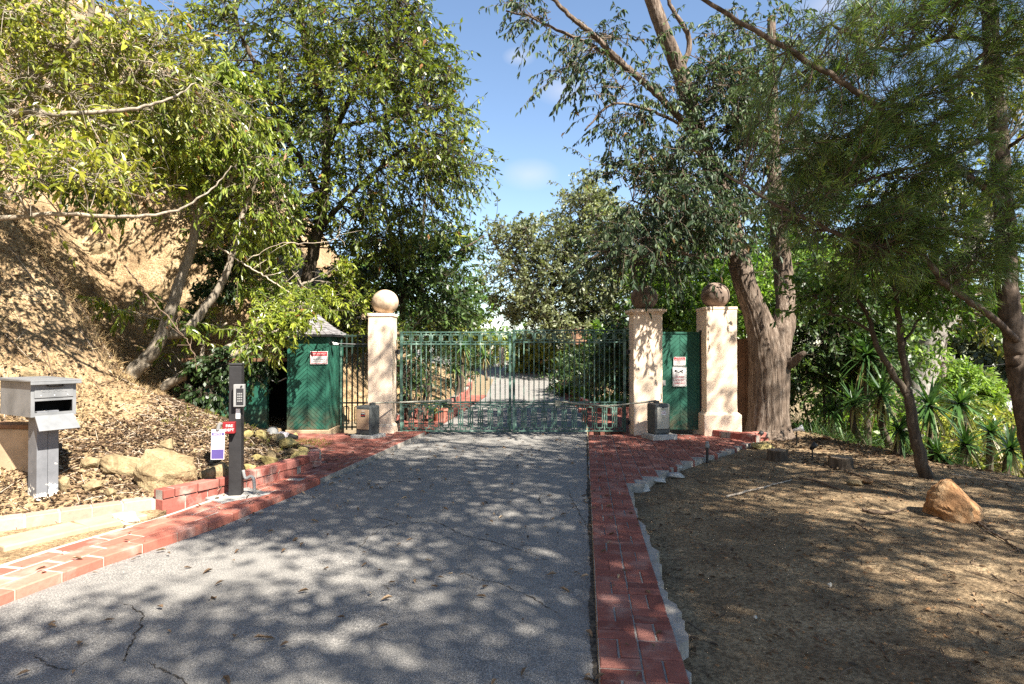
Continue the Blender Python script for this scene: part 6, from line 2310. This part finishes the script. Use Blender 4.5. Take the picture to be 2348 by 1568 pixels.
def hill_pts(rg, n):
    y = rg.uniform(4.2, 10.6, n * 2)
    d = rg.gamma(1.5, 1.0, n * 2)
    x = np.interp(y, TY, TX) - d - .02
    dens = .5 + .5 * fbm(x, y, 1.9, 3) + .4 * np.exp(-((d - 1.6) / 1.0) ** 2)
    k = (rg.random(n * 2) < dens * np.clip((y - 4.8) / 2.2, .12, 1)) & (d < 6)
    return np.column_stack([x, y])[k][:n]


litter('leaf_litter', 'brown dead leaf litter covering the sandy bank', 25000, hill_pts, hz_, .052, 301, .028, tint=(.30, .27))


def bank_hi(rg, n):
    y = rg.uniform(5.0, 12.0, n)
    x = np.interp(y, SY, SX) - rg.uniform(.0, 3.2, n)
    k = fbm(x, y, 1.2, 3) + rg.normal(0, .5, n) > -.1
    return np.column_stack([x, y])[k]


litter('bank_debris', 'small leaf bits and crumbs scattered up the steep bank', 9000, bank_hi, hz_, .055, 302, .03)


def road_pts(rg, n):
    y = rg.uniform(2.3, 11, n)
    u = np.clip(rg.beta(.5, .6, n), .01, .99)
    return np.column_stack([Lx(y) * (1 - u) + Rx(y) * u, y])


litter('fallen_leaves', 'scattered dry leaves lying on the asphalt drive', 300, road_pts, lambda p: np.full(len(p), .004), .06, 303, .012, tint=(.6, .25), tilt=.2)


def patio_pts(rg, n):
    p = np.concatenate([np.column_stack([rg.uniform(.2, 3.9, n), rg.uniform(2.6, 10.7, n)])])
    return p[inpoly(p, p_strip) | inpoly(p, p_patio)]


litter('fallen_leaves', 'dry leaves on the right-hand brick paving', 400, patio_pts, lambda p: np.full(len(p), .028), .055, 304, .012, tilt=.2)


def fore_pts(rg, n):
    p = np.column_stack([rg.uniform(-4, -1.5, n), rg.uniform(3, 10.7, n)])
    return p[inpoly(p, p_l) | inpoly(p, np.array(lo + hi[::-1]))]


litter('fallen_leaves', 'dry leaves on the left-hand pavers and brick forecourt', 300, fore_pts, lambda p: np.full(len(p), .062), .055, 305, .012, tilt=.2)


def yard_pts(rg, n):
    y = rg.uniform(2.2, 11.5, n)
    x = Rx(y) + .5 + rg.uniform(0, 6.5, n)
    k = ~inpoly(np.column_stack([x, y]), p_patio)
    return np.column_stack([x, y])[k]


YZ = lambda p: yardz(p[:, 0], p[:, 1])
litter('yard_litter', 'thin scatter of dead leaves on the bare dirt yard', 3200, yard_pts, YZ, .045, 306, .015, tint=(.35, .25), tilt=.3)


def yard_far(rg, n):
    y = rg.uniform(8.0, 12.0, n)
    x = rg.uniform(3.9, 6.6, n)
    return np.column_stack([x, y])


litter('yard_litter', 'denser dead leaves near the thick trunk and yuccas', 1500, yard_far, YZ, .07, 307, .02, tint=(.4, .25))


def pebbles(name, label, n, xyf, zf, seed, rmin, rmax, mat):
    rg = np.random.default_rng(seed)
    xy = xyf(rg, n)
    n = len(xy)
    r = rmin * (rmax / rmin) ** (rg.random(n) ** 2.2)
    base = np.array([[1, 0, 0], [-1, 0, 0], [0, 1, 0], [0, -1, 0], [0, 0, 1], [0, 0, -1]], float)
    F = np.array([[0, 2, 4], [2, 1, 4], [1, 3, 4], [3, 0, 4], [2, 0, 5], [1, 2, 5], [3, 1, 5], [0, 3, 5]])
    V = base[None] * (r[:, None, None] * rg.uniform(.6, 1.2, (n, 6, 1))) * [1, 1, .6]
    a = rg.uniform(0, 6.28, n)
    c, s = np.cos(a), np.sin(a)
    X = V[..., 0] * c[:, None] - V[..., 1] * s[:, None]
    Y = V[..., 0] * s[:, None] + V[..., 1] * c[:, None]
    V = np.stack([X + xy[:, :1], Y + xy[:, 1:], V[..., 2] + zf(xy)[:, None]], -1)
    mb = MB()
    mb.add(V.reshape(-1, 3), [(F[None] + (np.arange(n) * 6)[:, None, None]).reshape(-1, 3)])
    o = mb.build(name, mat, loc=(0, 0, 0))
    o['label'] = label
    o['category'] = 'pebbles'
    struct(o, 'stuff')


pebbles('pebbles', 'small pebbles and dirt crumbs over the dirt yard', 7000, yard_pts, YZ, 311, .003, .02, 'orange_rock')
pebbles('hill_gravel', 'sandstone rubble in the rock bed and lower bank', 2600, hill_pts, hz_, 312, .008, .06, 'sandstone')


# twigs on the ground
def ground_twigs(name, label, n, xyf, zf, seed, L=.2, mat='twig'):
    rg = np.random.default_rng(seed)
    xy = xyf(rg, n)
    n = len(xy)
    a = np.column_stack([xy, zf(xy) + .006])
    th = rg.uniform(0, 6.28, n)
    ln = L * rg.uniform(.3, 1.3, n)
    e = xy + np.stack([np.cos(th), np.sin(th)], -1) * ln[:, None]
    b = np.column_stack([e, zf(e) + .008])
    mb = MB()
    twigtubes(mb, a, (a + b) / 2 + rg.normal(0, .02, (n, 3)) + [0, 0, .012], b, .004, .002, 4, 3)
    o = mb.build(name, mat, loc=(0, 0, 0))
    o['label'] = label
    o['category'] = 'twigs'
    struct(o, 'stuff')


ground_twigs('ground_twigs', 'fine dry twigs strewn over the dirt yard', 800, yard_pts, YZ, 321)
ground_twigs('bank_twigs', 'dry twigs strewn over the sandy bank', 1100, hill_pts, hz_, 322, .32, 'pale_twig')
ground_twigs('bank_twigs', 'dry dark twigs and roots strewn up the steep bank', 700, bank_hi, hz_, 323, .4, 'twig')


# dry grass on the bank
def grass(name, label, n, xyf, zf, seed, h, mat='straw', per=9, tint=(.5, .3)):
    rg = np.random.default_rng(seed)
    xy = xyf(rg, n)
    n = len(xy)
    c = np.column_stack([xy, zf(xy)])
    c = np.repeat(c, per, 0) + np.column_stack([rg.normal(0, .035, (n * per, 2)), np.full(n * per, -.01)])
    d = nrm(rg.normal(0, .55, (n * per, 3)) + [.35, -.1, .6])
    mb = MB()
    kites(mb, c, d, rdir(rg, n * per), h * rg.uniform(.5, 1.3, n * per), .005, np.clip(rg.normal(*tint, n * per), 0, 1))
    o = mb.build(name, mat, loc=(0, 0, 0))
    o['label'] = label
    o['category'] = 'grass'
    struct(o, 'stuff')


def grass_pts(rg, n):
    y = rg.uniform(5.5, 11.5, n * 2)
    x = np.interp(y, SY, SX) - rg.uniform(-.3, 3.4, n * 2)
    k = (fbm(x, y, .9, 3) + .6 * rg.random(n * 2)) > .15
    return np.column_stack([x, y])[k][:n]


grass('dry_grass', 'straw-coloured dry grass tufts on the sandy bank', 2600, grass_pts, hz_, 331, .13)
grass('green_weeds', 'low green weeds among the rock pile by the shed', 160, lambda rg, n: np.column_stack([rg.uniform(-4.2, -2.7, n), rg.uniform(7.4, 9.6, n)]), hz_, 332, .09, 'leaf_yellow', 10)


def slope_in(rg, n):
    y = rg.uniform(12.6, 20, n)
    x = np.interp(y, TY, TX) - .15 - rg.gamma(1.2, .8, n)
    return np.column_stack([x, y])


grass('dry_grass', 'dry straw grass on the slope seen through the left gate leaf', 700, slope_in, hz_, 333, .12)


def apron(rg, n):
    y = rg.uniform(8.4, 13, n)
    e = np.interp(y, EY, EX)
    return np.column_stack([e + rg.uniform(-.1, 4, n), y])


grass('slope_ground_cover', 'long green strap leaves covering the slope below the dirt edge', 1100, apron, YZ, 334, .42, 'yucca', 9, (.55, .2))


def inner_garden(rg, n):
    y = rg.uniform(13.8, 24, n)
    return np.column_stack([Rx(y) + .5 + rg.uniform(0, 4, n), y])


litter('garden_litter', 'leaf litter in the shaded garden inside the gate', 1600, inner_garden, YZ, .10, 340, .03, tint=(.4, .3))

# ------------------------------------------------------------------ beyond the gate and far right
t = thing('garden_wall', 'low pale balustrade wall with a square pier at the far bend of the drive', 'wall', (-.8, 31, .55))
t['kind'] = 'thing'
zc = 1.0
w0, w1 = P(1118, 822, 31), P(1150, 822, 31)
zb = float(roadz(31)) + .0
mb = MB()
box(mb, w0[0], w1[0] - .16, 31, 31.2, zb - .5, zb + .12)
mb.build('wall_base', 'white', t)
mb = MB()
box(mb, w0[0], w1[0] - .16, 30.98, 31.22, zb + .43, zb + .50)
mb.build('wall_rail', 'white', t)
for i in range(5):
    mb = MB()
    x = w0[0] + .05 + i * .1
    lathe(mb, [(.02, zb + .12), (.035, zb + .2), (.02, zb + .32), (.03, zb + .43)], x, 31.1, 8)
    mb.build('baluster', 'white', t)
mb = MB()
box(mb, w1[0] - .15, w1[0] + .12, 30.95, 31.25, zb - .5, zb + .95)
mb.build('pier', 'stucco', t, bevel=.02)
t = thing('pink_house', 'pink stucco house wall glimpsed under the oak beyond the gate', 'house', (5.2, 30, 0))
a, b = P(1300, 870, 30), P(1420, 790, 30)
mb = MB()
box(mb, a[0], b[0], 30, 33, -.5, b[2])
mb.build('house_wall', 'pink', t)
mb = MB()
mb.add([[a[0] - .3, 29.7, b[2] + .005], [b[0] + .3, 29.7, b[2] + .005], [b[0] + .3, 33.3, b[2] + .005], [a[0] - .3, 33.3, b[2] + .005], [a[0] - .3, 31.5, b[2] + 1.0], [b[0] + .3, 31.5, b[2] + 1.0]], [[[0, 1, 5, 4], [2, 3, 4, 5], [3, 2, 1, 0]], [[0, 4, 3], [1, 2, 5]]])
mb.build('house_roof', 'fence_wood', t)


def pole(label, px, ptop, pbot, Y, rpx, tilt, seed, cans=0):
    a, b = P(px, pbot, Y), P(px + tilt, ptop, Y)
    t = thing('utility_pole', label, 'utility pole', tuple(a - [0, 0, 2.0]))
    mb = MB()
    tube(mb, [a - [0, 0, 2.0], (a + b) / 2, b], [rpx * Y / FD, rpx * Y / FD * .92, rpx * Y / FD * .85], 12)
    mb.build('pole_shaft', 'pole', t, smooth=True)
    for fr in ((.5, .68) if cans else (.6,)):
        mb = MB()
        c = a + (b - a) * fr
        box(mb, c[0] - .9, c[0] + .9, c[1] - .2, c[1] - .1, c[2] - .05, c[2] + .05)
        mb.build('crossarm', 'pole', t)
        for s in (-.8, -.35, .35, .8):
            mb = MB()
            tube(mb, [c + [s, -.15, .05], c + [s, -.15, .2]], .035, 8)
            mb.build('insulator', 'grey_plastic', t)
    for q in range(cans):
        mb = MB()
        c = a + (b - a) * .38 + np.array([.55 + q * .5, -.2, 0])
        tube(mb, [c - [0, 0, .32], c + [0, 0, .3]], .19, 14)
        mb.build('transformer', 'paper', t, smooth=True)


pole('grey utility pole standing behind the lime shrub at the right', 2160, 760, 925, 26, 8, 2, 1)
pole('tilted utility pole with two pale transformer cans at the far right', 2278, 880, 965, 30, 6, -8, 2, 2)
for i, (a, b, lb) in enumerate([((2100, 835, 26), (2420, 815, 24), 'upper power line across the valley at the right'), ((2100, 868, 26), (2420, 868, 24), 'middle power line across the valley at the right'), ((2180, 905, 30), (2420, 925, 26), 'lower power line meeting the transformer pole')]):
    mb = MB()
    p0, p1 = P(*a), P(*b)
    m_ = (p0 + p1) / 2 - [0, 0, .25]
    tube(mb, catmull([p0, m_, p1], 20), .014, 5)
    tag(mb.build('power_line', 'black_metal'), lb, 'power line', 'power lines at the right')
# terracotta pot by the inner left kerb
t = thing('plant_pot', 'terracotta pot of low leaves on the brick inside the left gate leaf', 'plant pot', (-1.45, 12.6, .03))
mb = MB()
lathe(mb, [(.001, .05), (.11, .05), (.15, .26), (.165, .26), (.165, .30), (.14, .30), (.135, .27), (.001, .26)], -1.45, 12.6, 20)
mb.build('pot', 'tile_brick', t, smooth=False)
cm, bm = MB(), MB()
crown(cm, bm, [(np.array([-1.45, 12.6, .36]), (.2, .2, .1), 26)], np.random.default_rng(5), .09, None, twigL=.14, csd=.08, br=(.006, .003), kite=True)
cm.build('leaves', 'leaf_dark', t)

# bare dead branches leaning on the bank
for nm, lb, pts, r, mt in (('dead_branch', 'long pale dead pole slanting down the bank behind the two leaning trunks', [(486, 556, 10.6), (560, 605, 10.5), (640, 655, 10.4), (700, 700, 10.3)], .016, 'pale_twig'),
                           ('dead_branch', 'thin bare bough trailing down the sunlit bank toward the leaning trunk', [(285, 610, 8.6), (330, 665, 8.5), (400, 745, 8.4), (440, 800, 8.4), (452, 850, 8.4)], .010, 'twig'),
                           ('dead_branch', 'curled pale bare twig hanging from the leafy limb above the shed', [(560, 600, 9.3), (640, 560, 9.2), (740, 556, 9.2), (775, 540, 9.2), (780, 505, 9.2)], .007, 'pale_twig')):
    mb = MB()
    p = catmull([P(*q) for q in pts], 40)
    p += RNG.normal(0, .008, p.shape)
    tube(mb, p, np.linspace(r, r * .5, 40), 7, .5, 0, .1)
    for q in range(7):
        i = int(RNG.integers(4, 38))
        e = p[i] + RNG.normal(0, .16, 3)
        tube(mb, [p[i], (p[i] + e) / 2 + RNG.normal(0, .03, 3), e], [r * .45, r * .35, r * .15], 5)
    tag(mb.build(nm, mt, smooth=True), lb, 'branch')
